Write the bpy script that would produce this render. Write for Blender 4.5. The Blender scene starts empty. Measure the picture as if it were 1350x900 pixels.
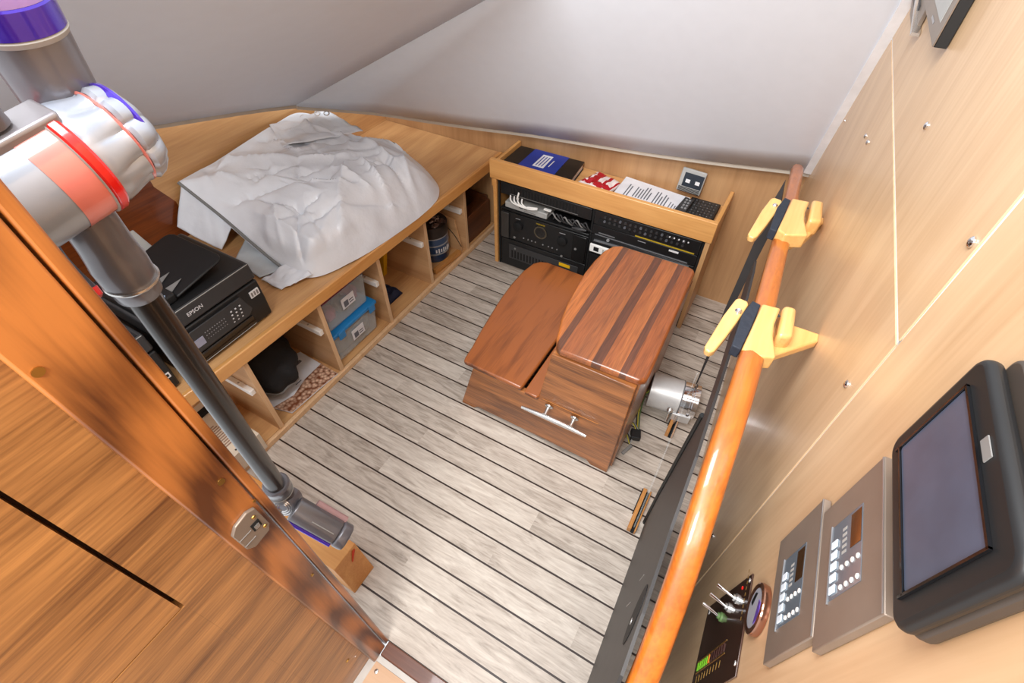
import bpy, bmesh, math, random
from mathutils import Vector, Matrix, noise
random.seed(7)
sc = bpy.context.scene
C = sc.collection
V = Vector
PI = math.pi

# ------------------------------------------------------------------ materials
def lin(c):
    return tuple(((v / 255) / 12.92 if v / 255 <= 0.04045 else ((v / 255 + 0.055) / 1.055) ** 2.4) for v in c)

def mat(name, col, rough=0.5, metal=0.0, coat=0.0, spec=0.5, trans=0.0, emit=None, alpha=1.0, ior=1.45, var=0.06, bump=0.0, bscale=60):
    m = bpy.data.materials.new(name); m.use_nodes = True
    nt = m.node_tree; b = nt.nodes['Principled BSDF']
    c = lin(col)
    tc = nt.nodes.new('ShaderNodeTexCoord')
    nz = nt.nodes.new('ShaderNodeTexNoise'); nz.inputs['Scale'].default_value = 22; nz.inputs['Detail'].default_value = 3
    nt.links.new(tc.outputs['Object'], nz.inputs['Vector'])
    cr = nt.nodes.new('ShaderNodeValToRGB')
    cr.color_ramp.elements[0].position = .3; cr.color_ramp.elements[1].position = .7
    cr.color_ramp.elements[0].color = (*[max(0, v * (1 - var)) for v in c], 1)
    cr.color_ramp.elements[1].color = (*[min(1, v * (1 + var)) for v in c], 1)
    nt.links.new(nz.outputs['Fac'], cr.inputs['Fac']); nt.links.new(cr.outputs['Color'], b.inputs['Base Color'])
    b.inputs['Roughness'].default_value = rough; b.inputs['Metallic'].default_value = metal
    b.inputs['Coat Weight'].default_value = coat; b.inputs['Coat Roughness'].default_value = .06
    b.inputs['Specular IOR Level'].default_value = spec
    b.inputs['Transmission Weight'].default_value = trans; b.inputs['IOR'].default_value = ior
    if emit:
        b.inputs['Emission Color'].default_value = (*lin(emit[0]), 1); b.inputs['Emission Strength'].default_value = emit[1]
    if alpha < 1:
        b.inputs['Alpha'].default_value = alpha
    if bump:
        n2 = nt.nodes.new('ShaderNodeTexNoise'); n2.inputs['Scale'].default_value = bscale; n2.inputs['Detail'].default_value = 4
        nt.links.new(tc.outputs['Object'], n2.inputs['Vector'])
        bp = nt.nodes.new('ShaderNodeBump'); bp.inputs['Strength'].default_value = bump; bp.inputs['Distance'].default_value = .01
        nt.links.new(n2.outputs['Fac'], bp.inputs['Height']); nt.links.new(bp.outputs['Normal'], b.inputs['Normal'])
    return m

def wood(name, dark, light, axis='Y', s=1.0, rough=0.4, coat=0.0, fine=0.35, stripes=0.0, lo=.32, hi=.68, coatr=.05, wave=0.0):
    """grain running along `axis`; dark / light are sRGB"""
    m = bpy.data.materials.new(name); m.use_nodes = True
    nt = m.node_tree; L = nt.links.new; N = nt.nodes.new; b = nt.nodes['Principled BSDF']
    tc = N('ShaderNodeTexCoord')
    def mapped(across, along):
        mp = N('ShaderNodeMapping')
        sc3 = [across] * 3; sc3['XYZ'.index(axis)] = along
        mp.inputs['Scale'].default_value = sc3
        L(tc.outputs['Object'], mp.inputs['Vector']); return mp
    def nz(mp, scale, det, dist=0.0):
        n = N('ShaderNodeTexNoise'); n.inputs['Scale'].default_value = scale
        n.inputs['Detail'].default_value = det; n.inputs['Distortion'].default_value = dist
        L(mp.outputs['Vector'], n.inputs['Vector']); return n
    big = nz(mapped(5 * s, .7 * s), 3.0, 5, .9)
    fin = nz(mapped(60 * s, 2.5 * s), 3.0, 3)
    mx = N('ShaderNodeMix'); mx.data_type = 'FLOAT'; mx.inputs[0].default_value = fine
    L(big.outputs['Fac'], mx.inputs[2]); L(fin.outputs['Fac'], mx.inputs[3])
    fac = mx.outputs[0]
    if wave:
        w = N('ShaderNodeTexWave'); w.wave_type = 'RINGS'; w.inputs['Scale'].default_value = 3.2 * s
        w.inputs['Distortion'].default_value = 5; w.inputs['Detail'].default_value = 3; w.inputs['Detail Scale'].default_value = 1.2
        L(mapped(2.6, .35).outputs['Vector'], w.inputs['Vector'])
        m3 = N('ShaderNodeMix'); m3.data_type = 'FLOAT'; m3.inputs[0].default_value = wave
        L(fac, m3.inputs[2]); L(w.outputs['Fac'], m3.inputs[3]); fac = m3.outputs[0]
    cr = N('ShaderNodeValToRGB'); e = cr.color_ramp.elements
    e[0].position = lo; e[0].color = (*lin(dark), 1); e[1].position = hi; e[1].color = (*lin(light), 1)
    L(fac, cr.inputs['Fac'])
    L(cr.outputs['Color'], b.inputs['Base Color'])
    b.inputs['Roughness'].default_value = rough; b.inputs['Coat Weight'].default_value = coat
    b.inputs['Coat Roughness'].default_value = coatr
    return m

PLY = wood('birch_ply', (174, 124, 78), (210, 164, 112), 'Y', .8, .42, .15, .3)
PLYX = wood('birch_ply_crosswise', (178, 126, 74), (216, 167, 110), 'X', .8, .42, .15, .3)
PLYZ = wood('birch_ply_upright', (166, 122, 80), (200, 156, 108), 'Z', .8, .45, .1, .3)
PLYEDGE = wood('ply_edge', (206, 164, 120), (226, 190, 150), 'Z', 1.4, .5, 0, .5)
LIP = wood('maple_lip', (196, 136, 74), (222, 166, 100), 'Y', .9, .35, .3, .3)
LIPX = wood('maple_lip_crosswise', (198, 138, 76), (226, 170, 104), 'X', .9, .35, .3, .3)
WALLR = wood('varnished_maple_wall', (196, 158, 118), (224, 191, 152), 'Z', .7, .42, .28, .3, coatr=.2, lo=.3, hi=.7)
MAHOG = wood('mahogany', (84, 36, 10), (134, 66, 22), 'Y', 1, .35, .4, .4)
TEAK = wood('teak_panel', (98, 58, 26), (190, 134, 76), 'Y', 1.2, .36, .3, .45)
POST = wood('teak_post', (86, 44, 16), (184, 114, 54), 'Z', 1.3, .34, .3, .22, wave=.3, coatr=.12)
STOOL = wood('stool_teak', (98, 56, 28), (178, 112, 60), 'X', 1.2, .38, .3, .38, lo=.36, hi=.64)
TREADA = wood('tread_teak', (84, 42, 18), (150, 84, 40), 'Y', 1.3, .3, .4, .35, wave=.3, lo=.34, hi=.62)
RAIL = wood('varnished_rail', (146, 70, 18), (204, 116, 38), 'Y', 1.1, .35, .7, .35, lo=.28, hi=.72, coatr=.06)
YELLOWWOOD = wood('pale_ash', (212, 158, 88), (236, 190, 122), 'Y', .9, .3, .5, .3, coatr=.1)
BOXWOOD = wood('dark_box_wood', (66, 34, 18), (110, 62, 34), 'Y', 1.2, .45, .1, .4)
PINE = wood('pine_beam', (196, 130, 66), (224, 164, 96), 'X', .9, .45, .1, .3)
CHOCKW = wood('chock_wood', (166, 108, 50), (200, 142, 78), 'Y', 1, .4, .2, .4)
SILLW = wood('sill_teak', (92, 56, 42), (124, 80, 62), 'X', 1, .35, .3, .4)

WHITE = mat('white_liner', (220, 224, 232), .42, var=.012)
WHITE2 = mat('white_liner_side', (216, 219, 227), .45, var=.012)
TRIMW = mat('white_trim', (236, 238, 242), .4)
BEIGE = mat('beige_edge', (188, 178, 164), .6)
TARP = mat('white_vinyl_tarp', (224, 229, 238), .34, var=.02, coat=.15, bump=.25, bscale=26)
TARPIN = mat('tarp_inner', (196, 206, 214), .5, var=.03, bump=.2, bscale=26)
TARPEDGE = mat('tarp_edge', (120, 122, 122), .6)
BLK = mat('black_plastic', (30, 30, 31), .42)
BLK2 = mat('charcoal_plastic', (54, 53, 54), .45)
BLKG = mat('gloss_black', (16, 16, 18), .12, coat=.6)
def tarp_bump(m):
    nt = m.node_tree; b = nt.nodes['Principled BSDF']; N = nt.nodes.new; L = nt.links.new
    tc = [q for q in nt.nodes if q.type == 'TEX_COORD'][0]
    old = [q for q in nt.nodes if q.type == 'BUMP'][0]
    n = N('ShaderNodeTexNoise'); n.noise_type = 'RIDGED_MULTIFRACTAL'; n.inputs['Scale'].default_value = 4.5; n.inputs['Detail'].default_value = 4
    n.inputs['Distortion'].default_value = .8
    L(tc.outputs['Object'], n.inputs['Vector'])
    bp = N('ShaderNodeBump'); bp.inputs['Strength'].default_value = .9; bp.inputs['Distance'].default_value = .03
    L(n.outputs['Fac'], bp.inputs['Height']); L(old.outputs['Normal'], bp.inputs['Normal']); L(bp.outputs['Normal'], b.inputs['Normal'])
tarp_bump(TARP); tarp_bump(TARPIN)
BLKM = mat('matt_black', (14, 14, 15), .7)
RACKM = mat('rack_black', (26, 26, 27), .38)
GREYP = mat('grey_plastic', (126, 124, 122), .4)
GREYL = mat('light_grey_plastic', (168, 167, 164), .45)
WHITEP = mat('white_plastic', (236, 234, 230), .4)
VGREY = mat('vacuum_grey', (112, 110, 116), .3, metal=.25, coat=.4)
VSIL = mat('vacuum_silver', (168, 176, 190), .28, metal=.3, coat=.5)
VCLR = mat('vacuum_bin', (158, 166, 180), .32, metal=.15, coat=.8)
VRED = mat('vacuum_red', (225, 28, 20), .3, coat=.6)
VREDT = mat('vacuum_pale_red', (226, 130, 120), .3, coat=.7)
VPUR = mat('vacuum_purple', (74, 44, 190), .18, metal=.3, coat=1)
VLIL = mat('vacuum_lilac', (178, 150, 230), .2, coat=1)
WANDM = mat('wand_black', (42, 35, 30), .32, metal=.2, coat=.4)
STEEL = mat('stainless', (210, 208, 206), .24, metal=.9)
STEELB = mat('brushed_steel', (134, 120, 108), .36, metal=.3)
ALU = mat('cast_aluminium', (206, 206, 206), .4, metal=.35)
CHROME = mat('chrome', (225, 225, 228), .08, metal=1)
BRASS = mat('brass', (186, 146, 78), .35, metal=1)
BOARD = mat('dark_board', (52, 50, 50), .5, var=.12)
RUBBER = mat('black_rubber', (18, 18, 19), .6)
PAPER = mat('paper', (222, 222, 228), .7)
INK = mat('ink', (96, 98, 108), .7)
BLUE = mat('folder_blue', (16, 52, 150), .35, coat=.3)
BLACKL = mat('folder_black', (14, 16, 18), .4, coat=.3)
RED = mat('bag_red', (170, 18, 34), .4, coat=.2)
BAGW = mat('bag_white', (228, 214, 212), .4)
LIDBLUE = mat('lid_blue', (28, 124, 190), .3, coat=.4)
TUBM = mat('clear_tub', (212, 220, 224), .2, alpha=.3, coat=.4)
TUBC1 = mat('tub_contents_pink', (196, 84, 110), .7, var=.3)
TUBC2 = mat('tub_contents_grey', (150, 142, 134), .7, var=.3)
DKBLUE = mat('tin_blue', (38, 66, 104), .3, coat=.5)
TINTOP = mat('dark_bits', (46, 36, 32), .5, var=.5)
CLOTH = mat('black_cloth', (30, 30, 32), .85, bump=.5, bscale=40)
BRONZE = mat('magazine_print', (176, 118, 84), .4, var=.45, coat=.4)
CARD = mat('carton_cream', (214, 200, 180), .6)
YEL = mat('yellow_wire', (206, 196, 60), .5)
YEL2 = mat('yellow_plastic', (228, 178, 20), .45)
NAVY = mat('navy_cloth', (16, 24, 52), .7)
GREENW = mat('green_wire', (90, 120, 70), .5)
SCREEN = mat('screen_glass', (72, 80, 98), .25, coat=.2, var=.12)
KEYW = mat('key_white', (214, 226, 236), .3, emit=((214, 230, 245), .12))
DISPG = mat('display_face', (96, 106, 116), .25, coat=.4)
PLATE = mat('dark_switch_plate', (66, 44, 36), .18, coat=.8)
GAUGE = mat('gauge_face', (190, 192, 202), .2, coat=1)
GAUGEP = mat('gauge_purple', (112, 82, 180), .15, coat=1)
LEDG = mat('led_green', (120, 190, 40), .4, emit=((130, 200, 40), .1))
LEDO = mat('led_orange', (220, 130, 40), .4, emit=((220, 130, 40), .1))
LEDD = mat('led_off', (60, 30, 24), .4)
GLASS = mat('acrylic_pane', (235, 240, 240), .02, alpha=.13, coat=1)
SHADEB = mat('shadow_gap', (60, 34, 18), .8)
TRIML = mat('light_edging', (200, 196, 190), .5)
REDINK = mat('red_mark', (205, 60, 30), .6)
TEXTW = mat('white_print', (220, 220, 222), .5)
TEXTG = mat('grey_print', (140, 140, 142), .5)
GOLD = mat('gold_line', (208, 176, 50), .35, metal=.3)
SILLN = mat('silver_strip', (170, 172, 176), .3, metal=.7)

def floor_mat():
    m = bpy.data.materials.new('vinyl_deck_planks'); m.use_nodes = True
    nt = m.node_tree; L = nt.links.new; N = nt.nodes.new; b = nt.nodes['Principled BSDF']
    tc = N('ShaderNodeTexCoord'); sp = N('ShaderNodeSeparateXYZ'); L(tc.outputs['Object'], sp.inputs[0])
    def M(op, a, bb=None):
        n = N('ShaderNodeMath'); n.operation = op
        for i, v in enumerate((a, bb)):
            if v is None: continue
            if isinstance(v, (int, float)): n.inputs[i].default_value = v
            else: L(v, n.inputs[i])
        return n.outputs[0]
    t = M('DIVIDE', M('SUBTRACT', sp.outputs['Y'], .375 - .0805 * 40), .0805)
    idx = M('FLOOR', M('ADD', t, .5)); d = M('ABSOLUTE', M('SUBTRACT', t, idx))
    seam = M('LESS_THAN', d, .036)
    row = M('FLOOR', t)
    wn = N('ShaderNodeTexWhiteNoise'); wn.noise_dimensions = '1D'; L(row, wn.inputs['W'])
    # board lengths
    t2 = M('ADD', M('MULTIPLY', sp.outputs['X'], 1.1), M('MULTIPLY', wn.outputs['Value'], 7))
    wn2 = N('ShaderNodeTexWhiteNoise'); wn2.noise_dimensions = '2D'
    cb = N('ShaderNodeCombineXYZ'); L(row, cb.inputs[0]); L(M('FLOOR', t2), cb.inputs[1]); L(cb.outputs[0], wn2.inputs['Vector'])
    off = N('ShaderNodeCombineXYZ'); L(M('MULTIPLY', wn2.outputs['Value'], 20), off.inputs[0]); L(M('MULTIPLY', wn.outputs['Value'], 9), off.inputs[2])
    ad = N('ShaderNodeVectorMath'); ad.operation = 'ADD'; L(tc.outputs['Object'], ad.inputs[0]); L(off.outputs[0], ad.inputs[1])
    mp = N('ShaderNodeMapping'); mp.inputs['Scale'].default_value = (2.2, 14, 1); L(ad.outputs[0], mp.inputs['Vector'])
    n1 = N('ShaderNodeTexNoise'); n1.inputs['Scale'].default_value = 3; n1.inputs['Detail'].default_value = 7; n1.inputs['Distortion'].default_value = 1.2; n1.inputs['Roughness'].default_value = .62
    L(mp.outputs[0], n1.inputs['Vector'])
    mp2 = N('ShaderNodeMapping'); mp2.inputs['Scale'].default_value = (9, 90, 1); L(ad.outputs[0], mp2.inputs['Vector'])
    n2 = N('ShaderNodeTexNoise'); n2.inputs['Scale'].default_value = 2.5; n2.inputs['Detail'].default_value = 3; L(mp2.outputs[0], n2.inputs['Vector'])
    f = M('ADD', M('MULTIPLY', n1.outputs['Fac'], .62), M('ADD', M('MULTIPLY', n2.outputs['Fac'], .26), M('MULTIPLY', wn2.outputs['Value'], .12)))
    cr = N('ShaderNodeValToRGB'); e = cr.color_ramp.elements
    e[0].position = .34; e[0].color = (*lin((142, 130, 118)), 1); e[1].position = .66; e[1].color = (*lin((206, 196, 184)), 1)
    k = e.new(.5); k.color = (*lin((182, 170, 158)), 1)
    L(f, cr.inputs['Fac'])
    mx = N('ShaderNodeMix'); mx.data_type = 'RGBA'; L(seam, mx.inputs[0]); L(cr.outputs[0], mx.inputs[6]); mx.inputs[7].default_value = (*lin((46, 30, 24)), 1)
    L(mx.outputs[2], b.inputs['Base Color']); b.inputs['Roughness'].default_value = .42
    bp = N('ShaderNodeBump'); bp.inputs['Strength'].default_value = .5; bp.inputs['Distance'].default_value = .003; bp.invert = True
    L(seam, bp.inputs['Height']); L(bp.outputs[0], b.inputs['Normal'])
    return m

def strips_mat():
    m = bpy.data.materials.new('laminated_teak_strips'); m.use_nodes = True
    nt = m.node_tree; L = nt.links.new; N = nt.nodes.new; b = nt.nodes['Principled BSDF']
    tc = N('ShaderNodeTexCoord'); sp = N('ShaderNodeSeparateXYZ'); L(tc.outputs['Object'], sp.inputs[0])
    nn = N('ShaderNodeTexNoise'); nn.inputs['Scale'].default_value = 1.5
    mp0 = N('ShaderNodeMapping'); mp0.inputs['Scale'].default_value = (1, .8, 1); L(tc.outputs['Object'], mp0.inputs['Vector']); L(mp0.outputs[0], nn.inputs['Vector'])
    cr = N('ShaderNodeValToRGB'); cr.color_ramp.interpolation = 'CONSTANT'
    cols = [(168, 92, 36), (174, 100, 44), (100, 58, 34), (150, 84, 42), (146, 84, 44), (162, 94, 46), (96, 54, 32), (156, 88, 44), (168, 98, 50), (104, 60, 38), (150, 82, 40)]
    pos = [0, .16, .3, .36, .48, .6, .64, .72, .8, .88, .94]
    e = cr.color_ramp.elements
    e[0].position = 0; e[0].color = (*lin(cols[0]), 1); e[1].position = pos[1]; e[1].color = (*lin(cols[1]), 1)
    for p, c in zip(pos[2:], cols[2:]):
        k = e.new(p); k.color = (*lin(c), 1)
    mr = N('ShaderNodeMapRange'); mr.inputs[1].default_value = -.03; mr.inputs[2].default_value = .33
    ad = N('ShaderNodeMath'); ad.operation = 'MULTIPLY_ADD'; L(nn.outputs['Fac'], ad.inputs[0]); ad.inputs[1].default_value = .03; L(sp.outputs['X'], ad.inputs[2])
    L(ad.outputs[0], mr.inputs[0]); L(mr.outputs[0], cr.inputs['Fac'])
    mp = N('ShaderNodeMapping'); mp.inputs['Scale'].default_value = (60, 3, 60); L(tc.outputs['Object'], mp.inputs['Vector'])
    n1 = N('ShaderNodeTexNoise'); n1.inputs['Scale'].default_value = 3; n1.inputs['Detail'].default_value = 5; n1.inputs['Distortion'].default_value = .8; L(mp.outputs[0], n1.inputs['Vector'])
    c2 = N('ShaderNodeValToRGB'); c2.color_ramp.elements[0].position = .3; c2.color_ramp.elements[0].color = (.62, .60, .58, 1); c2.color_ramp.elements[1].position = .7; c2.color_ramp.elements[1].color = (1.16, 1.14, 1.12, 1)
    L(n1.outputs['Fac'], c2.inputs['Fac'])
    mx = N('ShaderNodeMix'); mx.data_type = 'RGBA'; mx.blend_type = 'MULTIPLY'; mx.inputs[0].default_value = 1
    L(cr.outputs[0], mx.inputs[6]); L(c2.outputs[0], mx.inputs[7]); L(mx.outputs[2], b.inputs['Base Color'])
    b.inputs['Roughness'].default_value = .28; b.inputs['Coat Weight'].default_value = .5; b.inputs['Coat Roughness'].default_value = .12
    return m
STRIPS = strips_mat()

# ------------------------------------------------------------------ mesh helpers
def B(): return bmesh.new()

def bx(bm, x0, x1, y0, y1, z0, z1):
    vs = [bm.verts.new((x, y, z)) for x in (x0, x1) for y in (y0, y1) for z in (z0, z1)]
    for f in ((0, 1, 3, 2), (4, 6, 7, 5), (0, 4, 5, 1), (2, 3, 7, 6), (0, 2, 6, 4), (1, 5, 7, 3)):
        bm.faces.new([vs[i] for i in f])
    return bm

def obx(bm, c, ax, ay, az, hx, hy, hz):
    """box with its own axes"""
    c = V(c); vs = []
    for sx in (-1, 1):
        for sy in (-1, 1):
            for sz in (-1, 1):
                vs.append(bm.verts.new(c + ax * hx * sx + ay * hy * sy + az * hz * sz))
    for f in ((0, 1, 3, 2), (4, 6, 7, 5), (0, 4, 5, 1), (2, 3, 7, 6), (0, 2, 6, 4), (1, 5, 7, 3)):
        bm.faces.new([vs[i] for i in f])
    return bm

def prism(bm, pts, ex):
    """closed polygon (3D points) extruded by vector ex"""
    a = [bm.verts.new(V(p)) for p in pts]; b = [bm.verts.new(V(p) + V(ex)) for p in pts]
    n = len(pts)
    bm.faces.new(a); bm.faces.new(list(reversed(b)))
    for i in range(n):
        bm.faces.new((a[i], b[i], b[(i + 1) % n], a[(i + 1) % n]))
    return bm

def frame(axis):
    a = V(axis).normalized(); u = a.orthogonal().normalized(); w = a.cross(u)
    return a, u, w

def lathe(bm, prof, o, axis, seg=32, lobe=None, caps=True, u=None):
    """profile [(t along axis, radius)]"""
    a, uu, w = frame(axis)
    if u is not None:
        uu = (V(u) - a * a.dot(V(u))).normalized(); w = a.cross(uu)
    o = V(o); rings = []
    for t, r in prof:
        ring = []
        for i in range(seg):
            th = 2 * PI * i / seg
            rr = r * (lobe(t, th) if lobe else 1)
            ring.append(bm.verts.new(o + a * t + (uu * math.cos(th) + w * math.sin(th)) * rr))
        rings.append(ring)
    for j in range(len(rings) - 1):
        for i in range(seg):
            bm.faces.new((rings[j][i], rings[j][(i + 1) % seg], rings[j + 1][(i + 1) % seg], rings[j + 1][i]))
    if caps:
        bm.faces.new(list(reversed(rings[0]))); bm.faces.new(rings[-1])
    return bm

def cyl(bm, a, b, r, r2=None, seg=24):
    a, b = V(a), V(b)
    return lathe(bm, [(0, r), ((b - a).length, r if r2 is None else r2)], a, b - a, seg)

def tube(bm, pts, r, seg=10, rect=None, up=V((0, 0, 1))):
    """tube along points, radius r or list; rect: list of (u,v) section points in (side, up)"""
    pts = [V(p) for p in pts]; n = len(pts); rings = []
    for i, p in enumerate(pts):
        t = (pts[min(i + 1, n - 1)] - pts[max(i - 1, 0)]).normalized()
        s = t.cross(up)
        if s.length < 1e-4: s = t.orthogonal()
        s.normalize(); q = s.cross(t)
        rr = r[i] if isinstance(r, (list, tuple)) else r
        if rect:
            rings.append([bm.verts.new(p + s * a * rr + q * b * rr) for a, b in rect])
        else:
            rings.append([bm.verts.new(p + (s * math.cos(2 * PI * k / seg) + q * math.sin(2 * PI * k / seg)) * rr) for k in range(seg)])
    m = len(rings[0])
    for j in range(n - 1):
        for i in range(m):
            bm.faces.new((rings[j][i], rings[j][(i + 1) % m], rings[j + 1][(i + 1) % m], rings[j + 1][i]))
    bm.faces.new(list(reversed(rings[0]))); bm.faces.new(rings[-1])
    return bm

def spline(pts, n=8):
    pts = [V(p) for p in pts]; out = []
    P = [pts[0] * 2 - pts[1]] + pts + [pts[-1] * 2 - pts[-2]]
    for i in range(1, len(P) - 2):
        for k in range(n):
            t = k / n
            out.append(.5 * ((2 * P[i]) + (P[i + 1] - P[i - 1]) * t + (2 * P[i - 1] - 5 * P[i] + 4 * P[i + 1] - P[i + 2]) * t * t + (3 * P[i] - P[i - 1] - 3 * P[i + 1] + P[i + 2]) * t ** 3))
    out.append(pts[-1]); return out

def wloc(o):
    p = V((0, 0, 0))
    while o is not None:
        p = p + o.location; o = o.parent
    return p

def obj(name, bm, m, parent=None, bevel=0.0, smooth=False, seg=2, label=None):
    bmesh.ops.recalc_face_normals(bm, faces=bm.faces)
    if parent is not None:
        bmesh.ops.translate(bm, verts=bm.verts, vec=-wloc(parent))
    me = bpy.data.meshes.new(name); bm.to_mesh(me); bm.free()
    if smooth:
        for p in me.polygons: p.use_smooth = True
        me.set_sharp_from_angle(angle=math.radians(38))
    o = bpy.data.objects.new(name, me); C.objects.link(o); me.materials.append(m)
    if parent is not None: o.parent = parent
    if bevel:
        md = o.modifiers.new('bevel', 'BEVEL'); md.width = bevel; md.segments = seg; md.limit_method = 'ANGLE'
        for p in me.polygons: p.use_smooth = True
        me.set_sharp_from_angle(angle=math.radians(50))
        md.harden_normals = False
    if label: o['label'] = label
    return o

def thing(name, label, cat, loc, group=None):
    o = bpy.data.objects.new(name, None); o.empty_display_size = .05; C.objects.link(o)
    o.location = loc; o['label'] = label; o['category'] = cat
    if group: o['group'] = group
    return o

def tag(o, label, cat, group=None):
    o['label'] = label; o['category'] = cat
    if group: o['group'] = group
    return o

def struct(name, bm, m, parent=None, **k):
    o = obj(name, bm, m, parent, **k)
    if parent is None: o['kind'] = 'structure'
    return o

def recentre(o):
    """give a one-mesh thing its origin at its base"""
    vs = o.data.vertices
    c = V(((min(v.co.x for v in vs) + max(v.co.x for v in vs)) / 2, (min(v.co.y for v in vs) + max(v.co.y for v in vs)) / 2, min(v.co.z for v in vs)))
    for v in vs: v.co -= c
    o.location = o.location + c
    return o

def copy_tree(o, parent=None):
    c = o.copy(); C.objects.link(c); c.parent = parent
    for ch in [x for x in bpy.data.objects if x.parent == o]:
        copy_tree(ch, c)
    return c

def text_bm(body, size, o, xd, yd, ext=.0004, align='CENTER'):
    cu = bpy.data.curves.new('t', 'FONT'); cu.body = body; cu.size = size; cu.extrude = ext; cu.align_x = align; cu.align_y = 'CENTER'
    ob = bpy.data.objects.new('t', cu); C.objects.link(ob)
    dg = bpy.context.evaluated_depsgraph_get(); me = bpy.data.meshes.new_from_object(ob.evaluated_get(dg))
    bpy.data.objects.remove(ob)
    x = V(xd).normalized(); y = V(yd).normalized(); z = x.cross(y)
    bm = B(); bm.from_mesh(me); bpy.data.meshes.remove(me)
    M = Matrix((x, y, z)).transposed().to_4x4(); M.translation = V(o)
    bmesh.ops.transform(bm, matrix=M, verts=bm.verts)
    return bm

# ================================================================== SETTING
WN = V((1, .052, 0)).normalized()            # right wall: its outward direction
WD = V((-.052, 1, 0)).normalized()           # along the wall
def wp(y, z, d=0.0):
    """point on the right wall; d = distance in front of it"""
    x = .205 - .052 * y
    return V((x, y, z)) - WN * d

bm = B(); bx(bm, -2.05, .32, .134, 2.06, -.02, 0)
struct('floor', bm, floor_mat())
# ground in front of the sill (hatch cover) is its own object further down

# rear bulkhead panel of pale ply
bm = B(); bx(bm, -2.02, .12, 2.06, 2.085, 0, .80)
struct('wall_back', bm, wood('pale_back_ply', (166, 124, 84), (194, 152, 108), 'Z', .6, .45, .1, .3))

# hull side panel: pale part aft, mahogany part forward
bm = B(); prism(bm, [(-1.97, .845, .40), (-1.97, .845, .595), (-1.97, .80, .68), (-1.97, .80, 1.02), (-1.97, 2.06, .66), (-1.97, 2.06, .40)], (-.02, 0, 0))
struct('wall_left', bm, PLY)
bm = B(); prism(bm, [(-1.97, -.3, 0), (-1.97, 2.06, 0), (-1.97, 2.06, .40), (-1.97, .845, .40), (-1.97, .845, .595), (-1.97, .80, .68), (-1.97, .80, 1.02), (-1.97, -.3, 1.3)], (-.02, 0, 0))
struct('wall_left_forward', bm, MAHOG)

# right wall: three maple panels with thin pale seams between
def wall_panel(name, pts):
    bm = B(); prism(bm, [wp(y, z) for y, z in pts], WN * .02)
    return struct(name, bm, WALLR)
g = .0030
ZS = 1.262; YS = .523
wall_panel('wall_right', [(-.6, 0), (YS - g, 0), (YS - g, 1.262), (YS-.02, 2.3), (-.6, 2.3)])
wall_panel('wall_right_lower', [(YS + g, 0), (2.07, 0), (2.07, .72), (1.70, ZS - g), (YS + g, ZS - g)])
wall_panel('wall_right_upper', [(YS + g, ZS + g), (1.70, ZS + g), (1.62, 1.42), (1.06, 2.3), (YS + g, 2.3)])
bm = B(); prism(bm, [wp(YS - .006, .0, -.002), wp(YS + .006, 0, -.002), wp(YS + .006, 2.3, -.002), wp(YS - .006, 2.3, -.002)], WN * .01)
struct('trim_seam_upright', bm, TRIMW)
bm = B(); prism(bm, [wp(YS, ZS - .006, -.002), wp(1.72, ZS - .006, -.002), wp(1.72, ZS + .006, -.002), wp(YS, ZS + .006, -.002)], WN * .01)
struct('trim_seam_level', bm, TRIMW)

# white liner overhead: a main sloping sheet and a side sheet meeting at a crease
rb = [V(p) for p in ((.118, 2.078, .709), (.10, 2.075, .706), (.028, 2.072, .701), (-.22, 2.07, .668), (-.496, 2.065, .638), (-.78, 2.052, .618), (-1.06, 2.03, .603), (-1.36, 1.99, .585), (-1.60, 1.93, .588), (-1.80, 1.78, .638), (-1.97, 1.502, .728))]
n_ = V((.0774, -.8337, -.5468)); d_ = -2.1106
EYE = V((0, 0, 1.66)); LS = .962       # the liner hangs a few centimetres clear of the panels behind it
def pull(p): return EYE + (V(p) - EYE) * LS
def onplane(x, z): return V((x, (d_ - n_.x * x - n_.z * z) / n_.y, z))
rt = []
for i, p in enumerate(rb):
    f = i / (len(rb) - 1)
    a_ = onplane(.150, 1.95); b_ = V((-.782, 1.688, 1.345))
    rt.append(a_.lerp(b_, f))
bm = B(); rows = []
for j in range(13):
    t = j / 12; row = []
    for i in range(len(rb)):
        p = pull(rb[i].lerp(rt[i], t))
        row.append(bm.verts.new(p))
    rows.append(row)
for j in range(12):
    for i in range(len(rb) - 1):
        bm.faces.new((rows[j][i], rows[j][i + 1], rows[j + 1][i + 1], rows[j + 1][i]))
me_o = struct('ceiling', bm, WHITE, smooth=True)
md = me_o.modifiers.new('s', 'SOLIDIFY'); md.thickness = .012; md.offset = 0
# side sheet
crease = [rb[-1].lerp(rt[-1], t / 10) for t in range(11)]
hull = [V((-1.97, 1.502, .728)).lerp(V((-1.97, .10, 1.12)), t / 10) for t in range(11)]
bm = B(); rr = []
for j in range(11):
    row = []
    for i in range(11):
        a = V((-1.97, 1.502 - 1.40 * j / 10, .728 + (.39 - .06 * math.sin(PI * j / 10)) * j / 10))
        top = crease[min(10, i)]
        # fan from hull edge to crease
        row.append(bm.verts.new(pull(a + (crease[i] - crease[0]))))
    rr.append(row)
for j in range(10):
    for i in range(10):
        bm.faces.new((rr[j][i], rr[j][i + 1], rr[j + 1][i + 1], rr[j + 1][i]))
o = struct('ceiling_side', bm, WHITE2, smooth=True)
md = o.modifiers.new('s', 'SOLIDIFY'); md.thickness = .012; md.offset = 0
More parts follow.
